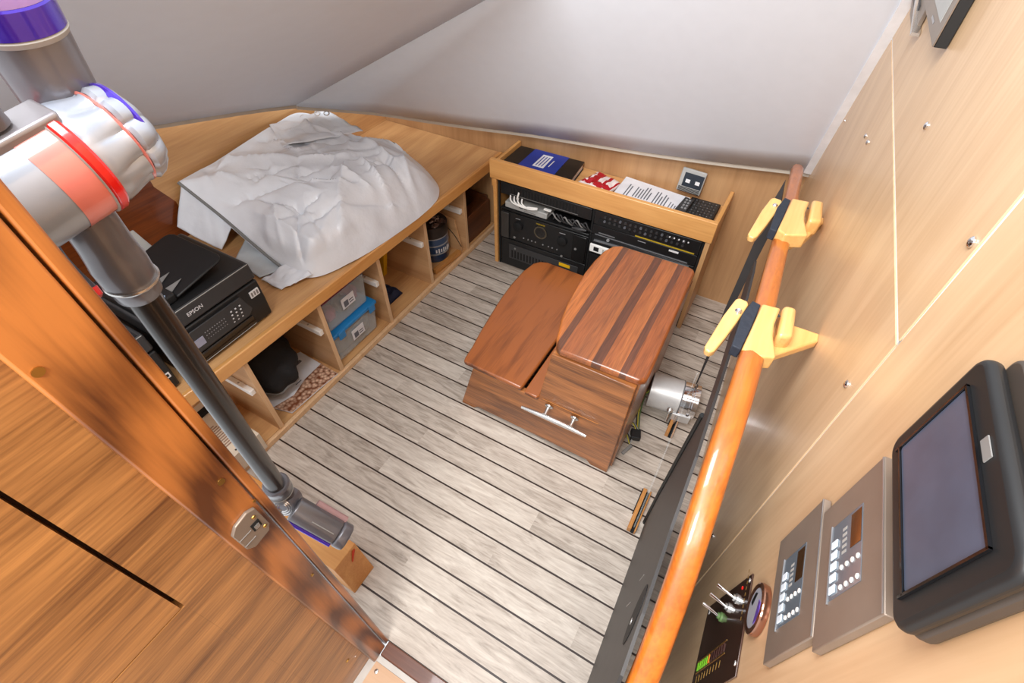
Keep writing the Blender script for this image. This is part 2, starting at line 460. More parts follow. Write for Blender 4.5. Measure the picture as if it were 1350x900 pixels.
# beige edge strip under the liner
bm = B()
edge = spline([pull(p) for p in rb], 4)
tube(bm, [p + V((0, .012, -.012)) for p in edge], .009, rect=[(-1, -1), (1, -1), (1, 1), (-1, 1)])
struct('trim_liner_edge', bm, BEIGE, smooth=True)
bm = B(); tube(bm, [pull((-1.962, 1.502 - 1.4 * t / 10, .722 + (.39 - .06 * math.sin(PI * t / 10)) * t / 10)) for t in range(11)], .006, rect=[(-1, -1), (1, -1), (1, 1), (-1, 1)])
struct('trim_liner_side_edge', bm, BEIGE, smooth=True)
# white trim where the liner meets the right wall
bm = B(); tube(bm, [pull(wp(2.07, .712, .004)), pull(wp(1.836, 1.085, .004)), pull(wp(1.664, 1.345, .004)), pull(wp(1.28, 1.95, .004))], .013, rect=[(-1, -1), (1, -1), (1, 1), (-1, 1)])
struct('trim_wall_top', bm, TRIMW)

# doorway: teak panelling, upright post, sill, pale edging, hatch cover
PX = -.5
bm = B(); bx(bm, PX - .02, PX, -.046, .10, .0, 1.95); bx(bm, PX - .02, PX, -.9, -.0461, 0, .886)
o = struct('wall_teak_panel', bm, TEAK)
bm = B(); bx(bm, PX - .02, PX, -.9, -.051, .889, 1.95)
struct('wall_teak_panel_upper', bm, wood('teak_panel_upper', (98, 58, 26), (192, 134, 74), 'Y', 1.2, .36, .3, .45))
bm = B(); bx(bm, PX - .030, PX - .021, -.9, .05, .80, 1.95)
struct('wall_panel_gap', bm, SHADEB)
# the post leans slightly: its lower end sits further aft
door = thing('door_frame_post', 'varnished orange-brown teak door post crossing the left foreground', 'door post', (-.48, .09, 0))
bm = B(); prism(bm, [(-.502, .072, .0), (-.502, .120, 0), (-.502, .083, 1.75), (-.502, .012, 1.75)], (.022, 0, 0))
obj('post_board', bm, POST, door, bevel=.003)
bm = B(); prism(bm, [(-.502, .122, 0), (-.502, .136, 0), (-.502, .100, 1.75), (-.502, .086, 1.75)], (.0205, 0, 0))
obj('stop_bead', bm, POST, door, bevel=.003)
for (y, z, r) in ((.083, 1.055, .005), (.098, .972, .0025), (.094, .67, .003), (.036, 1.329, .005)):
    bm = B(); cyl(bm, (-.482, y, z), (-.4785, y, z), r, seg=14); obj('plug', bm, BRASS, door)
door['kind'] = 'structure'; 
la = thing('door_latch', 'square stainless strike latch on the teak door post', 'latch', (-.478, .07, .93))
bm = B(); prism(bm, [(-.480, .048, .955), (-.480, .050, .905), (-.480, .060, .893), (-.480, .088, .897), (-.480, .094, .91), (-.480, .092, .965), (-.480, .08, .972), (-.480, .058, .967)], (.006, 0, 0))
obj('plate', bm, STEELB, la, bevel=.0015)
bm = B(); bx(bm, -.4742, -.4732, .072, .086, .925, .943); obj('keeper_slot', bm, BLKM, la)
bm = B(); bx(bm, -.4738, -.4722, .075, .083, .927, .936); obj('keeper_bolt', bm, STEEL, la)
for (y, z) in ((.083, .953), (.087, .915)):
    bm = B(); lathe(bm, [(0, .0035), (.0015, .003), (.0022, .0012)], (-.474, y, z), (1, 0, 0), 12); obj('screw', bm, BRASS, la)
bm = B(); bx(bm, -.474, -.4732, .05, .07, .934, .9352); bx(bm, -.474, -.4732, .05, .07, .914, .9152); obj('fold_line', bm, GREYP, la)

bm = B(); bx(bm, -.478, .24, .094, .134, -.02, .008)
struct('trim_door_sill', bm, SILLW, bevel=.003)
bm = B(); bx(bm, -.478, .24, .078, .0935, -.02, .003); bx(bm, -.4995, -.4785, -.3, .0935, -.02, .003)
struct('trim_pale_edging', bm, TRIML)
bm = B(); bx(bm, -.4785, .24, -.5, .0775, -.02, .0015)
struct('floor_hatch', bm, wood('hatch_ply', (196, 158, 126), (214, 180, 148), 'X', .7, .5, 0, .3))

# ================================================================== STORAGE UNIT + COUNTER
cab = thing('storage_cabinet', 'low open-fronted ply cabinet with six bays along the left side', 'cabinet', (-1.5, 1.2, 0))
DY = [.49, .818, 1.145, 1.459, 1.776]
bm = B(); bx(bm, -1.9, -1.288, .16, 2.055, .006, .024); obj('bay_floor', bm, PLY, cab)
bm = B(); bx(bm, -1.286, -1.270, .16, 2.055, .001, .026); obj('toe_strip', bm, PLYEDGE, cab, bevel=.002)
bm = B(); bx(bm, -1.9, -1.885, .16, 2.055, .024, .408); obj('back_panel', bm, PLYZ, cab)
DIV = wood('divider_ply', (178, 134, 92), (208, 166, 122), 'X', .8, .5, 0, .3)
for y in DY:
    bm = B(); bx(bm, -1.884, -1.281, y - .009, y + .009, .0245, .408); d = obj('divider', bm, DIV, cab)
    bm = B(); bx(bm, -1.2808, -1.2785, y - .009, y + .009, .0265, .408); obj('edge_band', bm, PLYEDGE, d)
for y in DY:
    bm = B(); bx(bm, -1.43, -1.292, y - .028, y - .0095, .248, .272); h = obj('drawer_runner', bm, WHITEP, cab, bevel=.002, label='short white drawer runner')
    bm = B(); cyl(bm, (-1.36, y - .019, .2718), (-1.36, y - .019, .2728), .004, seg=10); obj('screw', bm, GREYL, h)
for y in DY[:3]:
    bm = B(); lathe(bm, [(0, .006), (.006, .006), (.009, .003)], (-1.31, y + .0095, .29), (0, 1, 0), 12); obj('catch_button', bm, WHITEP, cab, label='white round catch')

ct = thing('countertop', 'long pale ply countertop with a rounded maple front edge', 'countertop', (-1.6, 1.2, .41))
bm = B(); prism(bm, [(-1.968, .0, .412), (-1.285, .0, .412), (-1.228, 2.057, .412), (-1.968, 2.057, .412)], (0, 0, .040)); obj('top_board', bm, PLY, ct)
bm = B(); prism(bm, [(-1.302, .0, .4095), (-1.303, 0, .455), (-1.283, 0, .457), (-1.278, 0, .4095)], (.0565, 2.057, 0))
obj('front_edge', bm, LIP, ct, bevel=.004)

# ================================================================== EQUIPMENT CABINET
ec = thing('equipment_cabinet', 'pale ply cabinet holding the black audio gear, with a lipped tray top', 'cabinet', (-.63, 1.9, 0))
bm = B(); bx(bm, -1.122, -1.104, 1.79, 2.055, .0, .474); obj('left_side', bm, LIP, ec, bevel=.001)
bm = B(); bx(bm, -.148, -.130, 1.79, 2.055, .0, .474); obj('right_side', bm, PLYZ, ec, bevel=.001)
bm = B(); bx(bm, -1.135, -.128, 1.808, 2.055, .476, .492); obj('tray_board', bm, PLYX, ec)
bm = B(); bx(bm, -1.137, -.126, 1.786, 1.8065, .476, .567); obj('front_lip', bm, LIPX, ec, bevel=.003)
bm = B(); bx(bm, -.142, -.126, 1.807, 2.055, .4925, .565); obj('end_lip', bm, LIP, ec, bevel=.002)
bm = B(); bx(bm, -1.137, -1.122, 1.807, 2.055, .4925, .54); obj('left_lip', bm, LIP, ec, bevel=.002)
bm = B(); bx(bm, -1.103, -.149, 2.035, 2.05, .0, .474); obj('back', bm, BLKM, ec)
bm = B(); bx(bm, -1.135, -1.123, 1.80, 1.84, .430, .4755); obj('corner_block', bm, LIP, ec)

FY = 1.79
def rack(name, label, x0, x1, z0, z1, depth=.2, m=RACKM, y=FY, cat='audio unit'):
    t = thing(name, label, cat, ((x0 + x1) / 2, y, z0))
    bm = B(); bx(bm, x0, x1, y, y + depth, z0, z1); obj('case', bm, m, t, bevel=.002)
    return t
def slots(t, x0, x1, z0, z1, n, y=FY, m=None):
    bm = B(); w = (x1 - x0) / n
    for i in range(n):
        bx(bm, x0 + w * i, x0 + w * (i + .5), y - .0012, y + .002, z0, z1)
    obj('vent_slots', bm, m or BLKM, t)
XL0, XL1, XR0, XR1 = -1.082, -.628, -.615, -.160
t = rack('vent_panel', 'slotted black rack vent panel above the white router', XL0, XL1, .412, .470, .02, cat='rack panel')
slots(t, -1.03, -.69, .424, .458, 22)
bm = B(); bx(bm, -1.03, -.69, FY - .0008, FY + .001, .4205, .4225); obj('highlight_rail', bm, GREYP, t)
t = rack('rack_shelf', 'black rack shelf carrying the white router and cables', XL0, XL1, .330, .340, .22, cat='shelf')
ro = thing('network_router', 'flat pale grey router with white cables in the left rack', 'router', (-.95, 1.80, .341))
bm = B(); bx(bm, -1.062, -.842, 1.795, 1.90, .342, .372); obj('case', bm, GREYL, ro, bevel=.004)
bm = B(); bx(bm, -.985, -.965, 1.7935, 1.796, .360, .369); bx(bm, -.96, -.945, 1.7935, 1.796, .360, .369); obj('indicator', bm, BLK2, ro)
bm = B(); bx(bm, -.96, -.90, 1.7938, 1.796, .350, .353); obj('print_line', bm, GREYP, ro)
cb = thing('white_cables', 'loop of white network cables above the router', 'cable', (-.96, 1.79, .38))
for i in range(4):
    bm = B(); xx = -1.03 + i * .02
    tube(bm, spline([(xx, 1.80, .425), (xx + .005, 1.782, .400 - i * .001), (xx + .03, 1.778, .385), (-.93, 1.778, .380 + i * .003), (-.885, 1.784, .388 + i * .002)], 6), .0035, 8); obj('cable', bm, WHITEP, cb, smooth=True)
bm = B(); cyl(bm, (-.99, 1.782, .41), (-.985, 1.79, .442), .004); obj('plug', bm, WHITEP, cb)
kn = thing('cable_bundle', 'tangle of dark cables and connectors right of the router', 'cable', (-.74, 1.795, .34))
for i in range(9):
    bm = B(); x0 = -.83 + i * .02; random.seed(i)
    tube(bm, spline([(x0, 1.80, .352 + random.random() * .02), (x0 + .02, 1.786, .385 + random.random() * .012), (x0 + .04, 1.784, .37 + random.random() * .01), (x0 + .055, 1.80, .352)], 5), .0035, 6); obj('cable', bm, BLK2 if i % 3 else GREYP, kn, smooth=True)
bm = B(); bx(bm, -.855, -.82, 1.785, 1.797, .395, .401); obj('connector', bm, WHITEP, kn)
bm = B(); lathe(bm, [(0, .004), (.02, .008), (.045, .009), (.07, .004)], (-.71, 1.786, .352), (1, 0, .1), 12); obj('dark_plug', bm, BLK2, kn, smooth=True)

rc = rack('av_receiver', 'black stereo receiver with round display in the left rack', XL0, XL1, .176, .325, .22)
bm = B(); bx(bm, XL0 + .004, -1.034, FY - .010, FY - .0005, .180, .322); obj('end_cheek', bm, mat('cheek_grey', (74, 72, 70), .3, metal=.5), rc, bevel=.003)
bm = B(); bx(bm, -.700, XL1 - .004, FY - .010, FY - .0005, .180, .322); obj('end_cheek', bm, mat('cheek_dark', (36, 35, 35), .3, metal=.5), rc, bevel=.003)
bm = B(); lathe(bm, [(0, .033), (.004, .033), (.004, .028), (.0015, .027)], (-.866, FY - .0005, .268), (0, -1, 0), 40); dsp = obj('porthole_display', bm, mat('porthole_ring', (120, 112, 96), .3, metal=.8), rc, smooth=True)
bm = B(); cyl(bm, (-.866, FY - .0005, .268), (-.866, FY - .003, .268), .026, seg=32); obj('display_glass', bm, BLKG, dsp)
for x in (-.985, -.752):
    bm = B(); lathe(bm, [(0, .024), (.012, .023), (.0135, .02)], (x, FY - .0005, .264), (0, -1, 0), 32); obj('knob', bm, BLKM, rc, smooth=True)
for i, x in enumerate([-.955, -.93, -.91, -.89, -.85, -.82, -.80, -.775]):
    bm = B(); cyl(bm, (x, FY - .0005, .205), (x, FY - .003, .205), .0035, seg=10); obj('button', bm, GREYP if i % 2 else TEXTG, rc)
for (x, z) in ((-1.00, .20), (-.68, .25), (-.745, .185)):
    bm = B(); cyl(bm, (x, FY - .0105, z), (x, FY - .013, z), .006, seg=14); obj('jack_cover', bm, GREYP, rc)
obj('maker_name', text_bm('marantz', .014, (-.868, FY - .001, .311), (1, 0, 0), (0, 0, 1)), GOLD, rc)
bm = B(); bx(bm, -1.0, -.975, FY - .0015, FY, .300, .303); bx(bm, -.77, -.74, FY - .0015, FY, .300, .303); obj('print_line', bm, TEXTG, rc)
lv = rack('lower_rack_unit', 'black vented rack unit at the foot of the left rack', XL0, XL1, .008, .170, .22)
bm = B(); bx(bm, -1.035, -.66, FY - .004, FY - .0005, .06, .145); obj('face_plate', bm, BLK2, lv, bevel=.001)
slots(lv, -1.02, -.68, .07, .112, 20, FY - .004)
bm = B(); cyl(bm, (-1.00, FY - .0045, .128), (-1.00, FY - .0065, .128), .005, seg=12); obj('button', bm, GREYP, lv)
bm = B(); bx(bm, -.757, -.700, FY - .0055, FY - .0045, .122, .140); obj('sticker', bm, YEL2, lv, label='small yellow sticker')

rt_ = rack('mixer_unit', 'black multi-knob rack unit at the top of the right rack', XR0, XR1, .405, .470, .2)
for i in range(16):
    x = -.565 + i * .0225
    for z in (.452, .432):
        bm = B(); cyl(bm, (x, FY - .0005, z), (x, FY - .007, z), .0055, seg=10); obj('knob', bm, BLK2 if (i + (z > .44)) % 4 else mat('knob_tip_%d' % i, (90, 92, 98), .4), rt_)
for i in range(5):
    bm = B(); cyl(bm, (-.285 + i * .019, FY - .0072, .457), (-.285 + i * .019, FY - .010, .457), .003, seg=8); obj('indicator_lamp', bm, TEXTW, rt_)
bm = B(); bx(bm, -.425, -.175, FY - .003, FY - .0005, .4065, .4105); obj('yellow_line', bm, GOLD, rt_, label='thin yellow line')
bm = B(); prism(bm, [(-.60, FY - .004, .408), (-.445, FY - .004, .408), (-.455, FY - .004, .425), (-.59, FY - .004, .440)], (0, .003, 0)); obj('recess', bm, BLKM, rt_)
tu = rack('disc_player', 'slim black player with a silver strip in the right rack', XR0, XR1, .352, .402, .2)
bm = B(); bx(bm, -.585, -.510, FY - .002, FY, .365, .369); obj('name_strip', bm, SILLN, tu)
bm = B(); bx(bm, -.60, -.19, FY - .003, FY, .354, .357); obj('trim_line', bm, SILLN, tu)
bm = B(); bx(bm, -.275, -.235, FY - .002, FY, .386, .394); obj('badge', bm, TEXTW, tu)
bm = B(); bx(bm, -.41, -.375, FY - .0015, FY, .387, .390); obj('print_line', bm, TEXTG, tu)
pl = rack('amplifier_unit', 'black amplifier with silver front line in the right rack', XR0, XR1, .250, .348, .2)
bm = B(); prism(bm, [(-.60, FY - .008, .328), (-.18, FY - .008, .343), (-.18, FY - .008, .338), (-.60, FY - .008, .322)], (0, .008, 0)); obj('handle_bar', bm, SILLN, pl)
bm = B(); cyl(bm, (-.537, FY, .345), (-.537, FY - .006, .345), .007, seg=14); obj('button', bm, TEXTG, pl)
bm = B(); bx(bm, -.215, -.185, FY - .0095, FY - .008, .329, .336); obj('badge', bm, TEXTW, pl)
ps = rack('socket_plate', 'small white socket plate low in the right rack', -.612, -.50, .270, .309, .01, WHITEP, FY - .0165, 'socket')
bm = B(); bx(bm, -.592, -.568, FY - .018, FY - .0165, .280, .300); obj('socket', bm, BLK, ps)
for i in range(4):
    bm = B(); bx(bm, -.55 + i * .011, -.544 + i * .011, FY - .018, FY - .0165, .275, .300); obj('slot', bm, GREYL, ps)
bl = rack('lower_amplifier', 'black rack unit at the bottom of the right rack behind the steps', XR0, XR1, .01, .245, .2)
slots(bl, -.57, -.2, .17, .22, 24)
# rack rails
rk = thing('equipment_rack', 'black upright rails framing the two equipment racks', 'rack', (-.62, 1.80, 0))
for x in (-1.093, -.6215, -.154):
    bm = B(); bx(bm, x - .0045, x + .0045, 1.794, 1.80, .002, .472); obj('rail', bm, BLKM, rk)

# ------------------------------------------------------------------ things on the tray
bd = thing('ring_binder', 'black folder with bright blue cover lying at the left of the tray', 'folder', (-.94, 1.95, .493))
bm = B(); prism(bm, [(-1.10, 1.86, .495), (-1.10, 2.025, .495), (-.79, 2.035, .495), (-.775, 1.85, .495)], (0, 0, .026)); obj('pages', bm, PAPER, bd)
bm = B(); prism(bm, [(-1.112, 1.85, .522), (-1.112, 2.034, .522), (-.785, 2.042, .522), (-.768, 1.842, .522)], (0, 0, .006)); obj('cover', bm, BLACKL, bd, bevel=.001)
bm = B(); prism(bm, [(-1.112, 1.85, .4935), (-1.112, 2.034, .4935), (-.785, 2.042, .4935), (-.768, 1.842, .4935)], (0, 0, .0012)); obj('back_cover', bm, BLACKL, bd)
bm = B(); prism(bm, [(-1.035, 1.8475, .5285), (-1.035, 2.0365, .5285), (-.86, 2.039, .5285), (-.852, 1.8445, .5285)], (0, 0, .001)); obj('blue_panel', bm, BLUE, bd)
bm = B(); prism(bm, [(-.975, 1.89, .5298), (-.975, 2.005, .5298), (-.925, 2.006, .5298), (-.92, 1.891, .5298)], (0, 0, .0006)); lbl = obj('title_label', bm, PAPER, bd)
bm = B()
for i in range(3): bx(bm, -.965 + i * .014, -.960 + i * .014, 1.90, 1.99, .5306, .531)
obj('title_lines', bm, BLUE, lbl)
bm = B(); bx(bm, -.908, -.903, 1.915, 1.975, .5298, .5304); obj('subtitle_line', bm, TEXTW, bd)

# crumpled red and white bag
bm = B()
nx, ny = 26, 16; gr = {}
c0, c1, c2, c3 = V((-.765, 1.865, 0)), V((-.61, 1.85, 0)), V((-.575, 1.985, 0)), V((-.71, 2.03, 0))
for i in range(nx + 1):
    for j in range(ny + 1):
        u, v = i / nx, j / ny
        p = (c0.lerp(c1, u)).lerp(c3.lerp(c2, u), v)
        e = min(1, 6 * min(u, 1 - u, v, 1 - v))
        h = .024 * math.sqrt(max(0, e)) + .010 * noise.noise(V((u * 5, v * 7, 3))) * e + .008 * abs(noise.noise(V((u * 9, v * 3, 9)))) * e
        gr[i, j] = bm.verts.new((p.x, p.y, .4975 + max(0, h)))
for i in range(nx):
    for j in range(ny):
        f = bm.faces.new((gr[i, j], gr[i + 1, j], gr[i + 1, j + 1], gr[i, j + 1]))
        u, v = i / nx, j / ny
        k = (abs(u - .55) < .09 and v > .42) or (abs(u - .82) < .08 and v > .42) or v < .16 + .1 * noise.noise(V((u * 8, 1, 1))) or u > .93 or (u < .2 and noise.noise(V((u * 15, v * 12, 2))) > .05)
        f.material_index = 1 if k else 0
bag = obj('crumpled_bag', bm, RED, smooth=True); bag.data.materials.append(BAGW)
md = bag.modifiers.new('s', 'SOLIDIFY'); md.thickness = .003; md.offset = -1
tag(bag, 'crumpled red bag with white lettering shapes beside the blue folder', 'bag'); recentre(bag)

pp = thing('printed_sheets', 'sheet of printed white paper lying on the tray over the dark keypad', 'paper', (-.42, 1.93, .5))
bm = B(); px = [(-.578, 2.042), (-.576, 1.852), (-.283, 1.848), (-.283, 2.010)]
prism(bm, [(x, y, .512) for x, y in px], (0, 0, .0012)); obj('sheet', bm, PAPER, pp)
bm = B(); prism(bm, [(x - .003, y + .002, .4935) for x, y in px[:3]] + [(-.286, 2.008, .4935)], (0, 0, .0175)); obj('under_sheets', bm, PAPER, pp)
bm = B(); random.seed(3)
for i in range(15):
    x = -.54 + i * .0125
    if i in (2, 9): continue
    bx(bm, x, x + .005, 1.87 + (.03 if 2 < i < 9 else 0), 2.00 - random.random() * .04, .5133, .5136)
for i in range(3): bx(bm, -.345 + i * .012, -.341 + i * .012, 1.885, 1.94 - .01 * i, .5133, .5136)
obj('print_lines', bm, INK, pp)

kb = thing('keypad_remote', 'black remote keypad with rows of keys at the right end of the tray', 'remote', (-.21, 1.94, .4925))
bm = B(); bx(bm, -.281, -.158, 1.865, 2.03, .4935, .511); obj('case', bm, BLK, kb, bevel=.004)
bm = B()
for i in range(8):
    for j in range(7):
        bx(bm, -.272 + i * .0135, -.263 + i * .0135, 1.878 + j * .0205, 1.892 + j * .0205, .511, .5135)
obj('keys', bm, BLK2, kb)
bm = B()
for i in range(8):
    for j in range(7):
        if (i + j) % 2: bx(bm, -.2695 + i * .0135, -.2665 + i * .0135, 1.884 + j * .0205, 1.887 + j * .0205, .5135, .5138)
obj('key_print', bm, TEXTG, kb)
hp = thing('handheld_remote', 'grey and black handheld remote leaning on the back panel', 'remote', (-.30, 2.0, .50))
az = V((.004, .020, .1)).normalized(); ax_ = V((1, 0, 0)); ax_ = (ax_ - az * az.dot(ax_)).normalized(); ay_ = az.cross(ax_)
c = V((-.300, 2.030, .575))
bm = B(); obx(bm, c, ax_, ay_, az, .050, .006, .048); obj('case', bm, GREYL, hp, bevel=.004)
bm = B(); obx(bm, c - ay_ * .0072 * (1 if ay_.y > 0 else -1) + az * .004 + ax_ * .006, ax_, ay_, az, .040, .001, .028); obj('dark_face', bm, mat('slate_face', (40, 48, 58), .3), hp)
for sx in (-1, 1):
    bm = B(); obx(bm, c - ay_ * .0088 * (1 if ay_.y > 0 else -1) + ax_ * (.006 + sx * .02) + az * .0, ax_, ay_, az, .009, .001, .007); obj('button', bm, TEXTW, hp)
bm = B()
for i in range(4): obx(bm, c - ay_ * .0072 * (1 if ay_.y > 0 else -1) - az * (.029 + .005 * i), ax_, ay_, az, .045, .001, .0012)
obj('grille_lines', bm, BLK, hp)
hk = thing('button_strip', 'narrow dark remote with pale buttons beside the paper', 'remote', (-.30, 1.95, .4925))
bm = B(); prism(bm, [(-.312, 1.865, .5185), (-.268, 1.865, .5185), (-.262, 1.975, .5185), (-.300, 1.985, .5185)], (0, 0, .010)); obj('case', bm, BLK2, hk, bevel=.002)
for i in range(4):
    for j in range(2):
        bm = B(); bx(bm, -.292 + j * .013, -.284 + j * .013, 1.89 + i * .022, 1.902 + i * .022, .5285, .5295); obj('button', bm, TEXTG, hk)

# ================================================================== TARPAULIN
tp = thing('folded_tarpaulin', 'bulky heap of folded white vinyl tarpaulin on the countertop', 'tarpaulin', (-1.6, 1.2, .456))
outl = [(-1.955, .885, .665), (-1.752, .880, .58), (-1.60, .865, .525), (-1.48, .855, .485), (-1.395, .855, .461), (-1.345, .872, .459), (-1.305, .925, .459), (-1.268, 1.05, .459), (-1.248, 1.2, .459), (-1.238, 1.338, .459), (-1.240, 1.47, .459), (-1.262, 1.56, .460), (-1.33, 1.64, .465), (-1.48, 1.705, .475), (-1.65, 1.71, .50), (-1.80, 1.66, .56), (-1.88, 1.60, .64), (-1.945, 1.50, .70), (-1.95, 1.36, .70), (-1.945, 1.2, .69), (-1.95, 1.05, .672), (-1.955, .96, .668)]
loop = spline([V(p) for p in outl] + [V(outl[0])], 9)[:-1]
cen = V((-1.58, 1.22, .665))
random.seed(11)
creases = []
for (a, b, amp, w) in [((-1.90, 1.05), (-1.55, 1.35), .020, .035), ((-1.75, .93), (-1.50, 1.2), -.022, .03), ((-1.40, 1.0), (-1.28, 1.30), -.018, .022), ((-1.46, 1.35), (-1.26, 1.28), .020, .02), ((-1.42, 1.42), (-1.25, 1.38), -.02, .018), ((-1.50, 1.30), (-1.36, 1.10), .018, .03), ((-1.85, 1.45), (-1.5, 1.62), .018, .03), ((-1.92, 1.25), (-1.62, 1.50), -.02, .03), ((-1.40, 1.52), (-1.28, 1.42), .018, .02), ((-1.62, .93), (-1.36, .93), .020, .025), ((-1.36, 1.12), (-1.27, .98), .018, .02), ((-1.70, 1.1), (-1.40, 1.22), -.014, .03), ((-1.6, 1.5), (-1.38, 1.45), .016, .03), ((-1.85, 1.56), (-1.62, 1.64), -.02, .02), ((-1.48, 1.0), (-1.38, .89), -.018, .016), ((-1.56, .98), (-1.47, .89), .016, .016)]:
    creases.append((V((*a, 0)), V((*b, 0)), amp, w))
for k in range(54):
    a = V((random.uniform(-1.9, -1.27), random.uniform(.92, 1.62), 0)); th = random.uniform(0, PI)
    l = random.uniform(.05, .22)
    creases.append((a, a + V((math.cos(th), math.sin(th), 0)) * l, random.choice((-1, 1)) * random.uniform(.005, .014), random.uniform(.007, .018)))
def crease_h(x, y):
    h = 0
    for a, b, amp, w in creases:
        ab = b - a; p = V((x, y, 0)) - a; t = p.dot(ab) / ab.length_squared
        dd = (p - ab * max(0, min(1, t))).length
        if dd < 4 * w:
            side = 1 if (ab.x * p.y - ab.y * p.x) > 0 else .45
            h += amp * math.exp(-(dd / (w * (1 if side == 1 else .5)))) 
    return h
bm = B(); NR = 84; rings = []
for j in range(1, NR + 1):
    s = j / NR; ring = []
    for p in loop:
        q = cen.lerp(p, s)
        front = max(0, min(1, (q.x + 1.75) / .35))
        pw = 2.6 + 2.6 * front
        z = p.z + (cen.z + .018 * noise.noise(V((q.x * 4, q.y * 4, 5))) - p.z) * (1 - s ** pw)
        e = min(1, (1 - s) * 9 + .08)
        wq = V((q.x * 4.5 + .5 * noise.noise(q * 5), q.y * 4.5 + .5 * noise.noise(q * 5 + V((3, 1, 0))), 1.3))
        z += crease_h(q.x, q.y) * e * 1.15 + (.022 * (.30 - abs(noise.noise(wq))) + .014 * (.28 - abs(noise.noise(wq * 2.3)))) * e
        w = .012 * (1 - e) 
        ring.append(bm.verts.new((min(q.x, -1.232), q.y, max(z, .457))))
    rings.append(ring)
cv = bm.verts.new((cen.x, cen.y, rings[0][0].co.z)); n = len(loop)
for i in range(n): bm.faces.new((cv, rings[0][i], rings[0][(i + 1) % n]))
for j in range(NR - 1):
    for i in range(n):
        bm.faces.new((rings[j][i], rings[j + 1][i], rings[j + 1][(i + 1) % n], rings[j][(i + 1) % n]))
# skirt downwards
sk = [bm.verts.new((v.co.x * .985 + cen.x * .015, v.co.y * .985 + cen.y * .015, max(.4565, v.co.z - .05))) for v in rings[-1]]
for i in range(n): bm.faces.new((rings[-1][i], sk[i], sk[(i + 1) % n], rings[-1][(i + 1) % n]))
obj('folded_body', bm, TARP, tp, smooth=True).data.set_sharp_from_angle(angle=math.radians(50))
# dark grey strip along the free edge
bm = B(); pts = [V(p) + V((0, -.004, -.004)) for p in outl[:5]]; tube(bm, spline(pts, 5), .006, 8); obj('edge_strip', bm, TARPEDGE, tp, smooth=True)
def sheet(name, quad, m, nu=30, nv=22, amp=.008, thick=.003, seed=0, freq=8):
    """quad of 3D corners a,b,c,d with crumple"""
    a, b, c, d = [V(p) for p in quad]; bm = B(); g = {}
    for i in range(nu + 1):
        for j in range(nv + 1):
            u, v = i / nu, j / nv
            p = a.lerp(b, u).lerp(d.lerp(c, u), v)
            k = noise.noise(V((p.x * freq, p.y * freq, seed))) + .6 * abs(noise.noise(V((p.x * freq * 2.2, p.y * freq * 2.2, seed + 4))))
            p = p + V((0, 0, amp * k))
            p.z = max(p.z, .459)
            p.x = max(p.x, -1.955)
            g[i, j] = bm.verts.new(p)
    for i in range(nu):
        for j in range(nv):
            bm.faces.new((g[i, j], g[i + 1, j], g[i + 1, j + 1], g[i, j + 1]))
    o = obj(name, bm, m, tp, smooth=True); o.data.set_sharp_from_angle(angle=math.radians(85))
    md = o.modifiers.new('s', 'SOLIDIFY'); md.thickness = thick; md.offset = 1
    return o
sheet('lower_fold', [(-1.955, .795, .505), (-1.765, .822, .462), (-1.745, .89, .53), (-1.955, .885, .652)], TARP, amp=.014, seed=2)
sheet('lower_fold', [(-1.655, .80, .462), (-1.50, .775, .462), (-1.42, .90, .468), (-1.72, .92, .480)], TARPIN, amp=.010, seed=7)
sheet('corner_fold', [(-1.48, .768, .462), (-1.385, .772, .462), (-1.33, .875, .472), (-1.44, .885, .485)], TARP, amp=.016, seed=4, freq=16)
# rear flap with the two eyelets
bm = B(); g = {}
for i in range(25):
    for j in range(19):
        u, v = i / 24, j / 18
        p = V((-1.955, 1.34, .694)).lerp(V((-1.90, 1.61, .668)), u).lerp(V((-1.80, 1.26, .668)).lerp(V((-1.68, 1.60, .628)), u), v)
        p.z += .012 + .012 * noise.noise(V((u * 4, v * 4, 8))) + .012 * abs(noise.noise(V((u * 6, v * 3, 2))))
        g[i, j] = bm.verts.new(p)
for i in range(24):
    for j in range(18): bm.faces.new((g[i, j], g[i + 1, j], g[i + 1, j + 1], g[i, j + 1]))
o = obj('rear_flap', bm, TARP, tp, smooth=True); md = o.modifiers.new('s', 'SOLIDIFY'); md.thickness = .003
for (x, y, z) in ((-1.872, 1.535, .700), (-1.842, 1.560, .697)):
    bm = B(); a = V((.35, -.3, .9)).normalized(); u0 = a.orthogonal().normalized(); w0 = a.cross(u0)
    pts = [V((x, y, z)) + (u0 * math.cos(q) + w0 * math.sin(q)) * .011 for q in [2 * PI * k / 18 for k in range(19)]]
    tube(bm, pts, .0028, 8); obj('eyelet', bm, STEEL, tp, smooth=True, label='small steel eyelet')

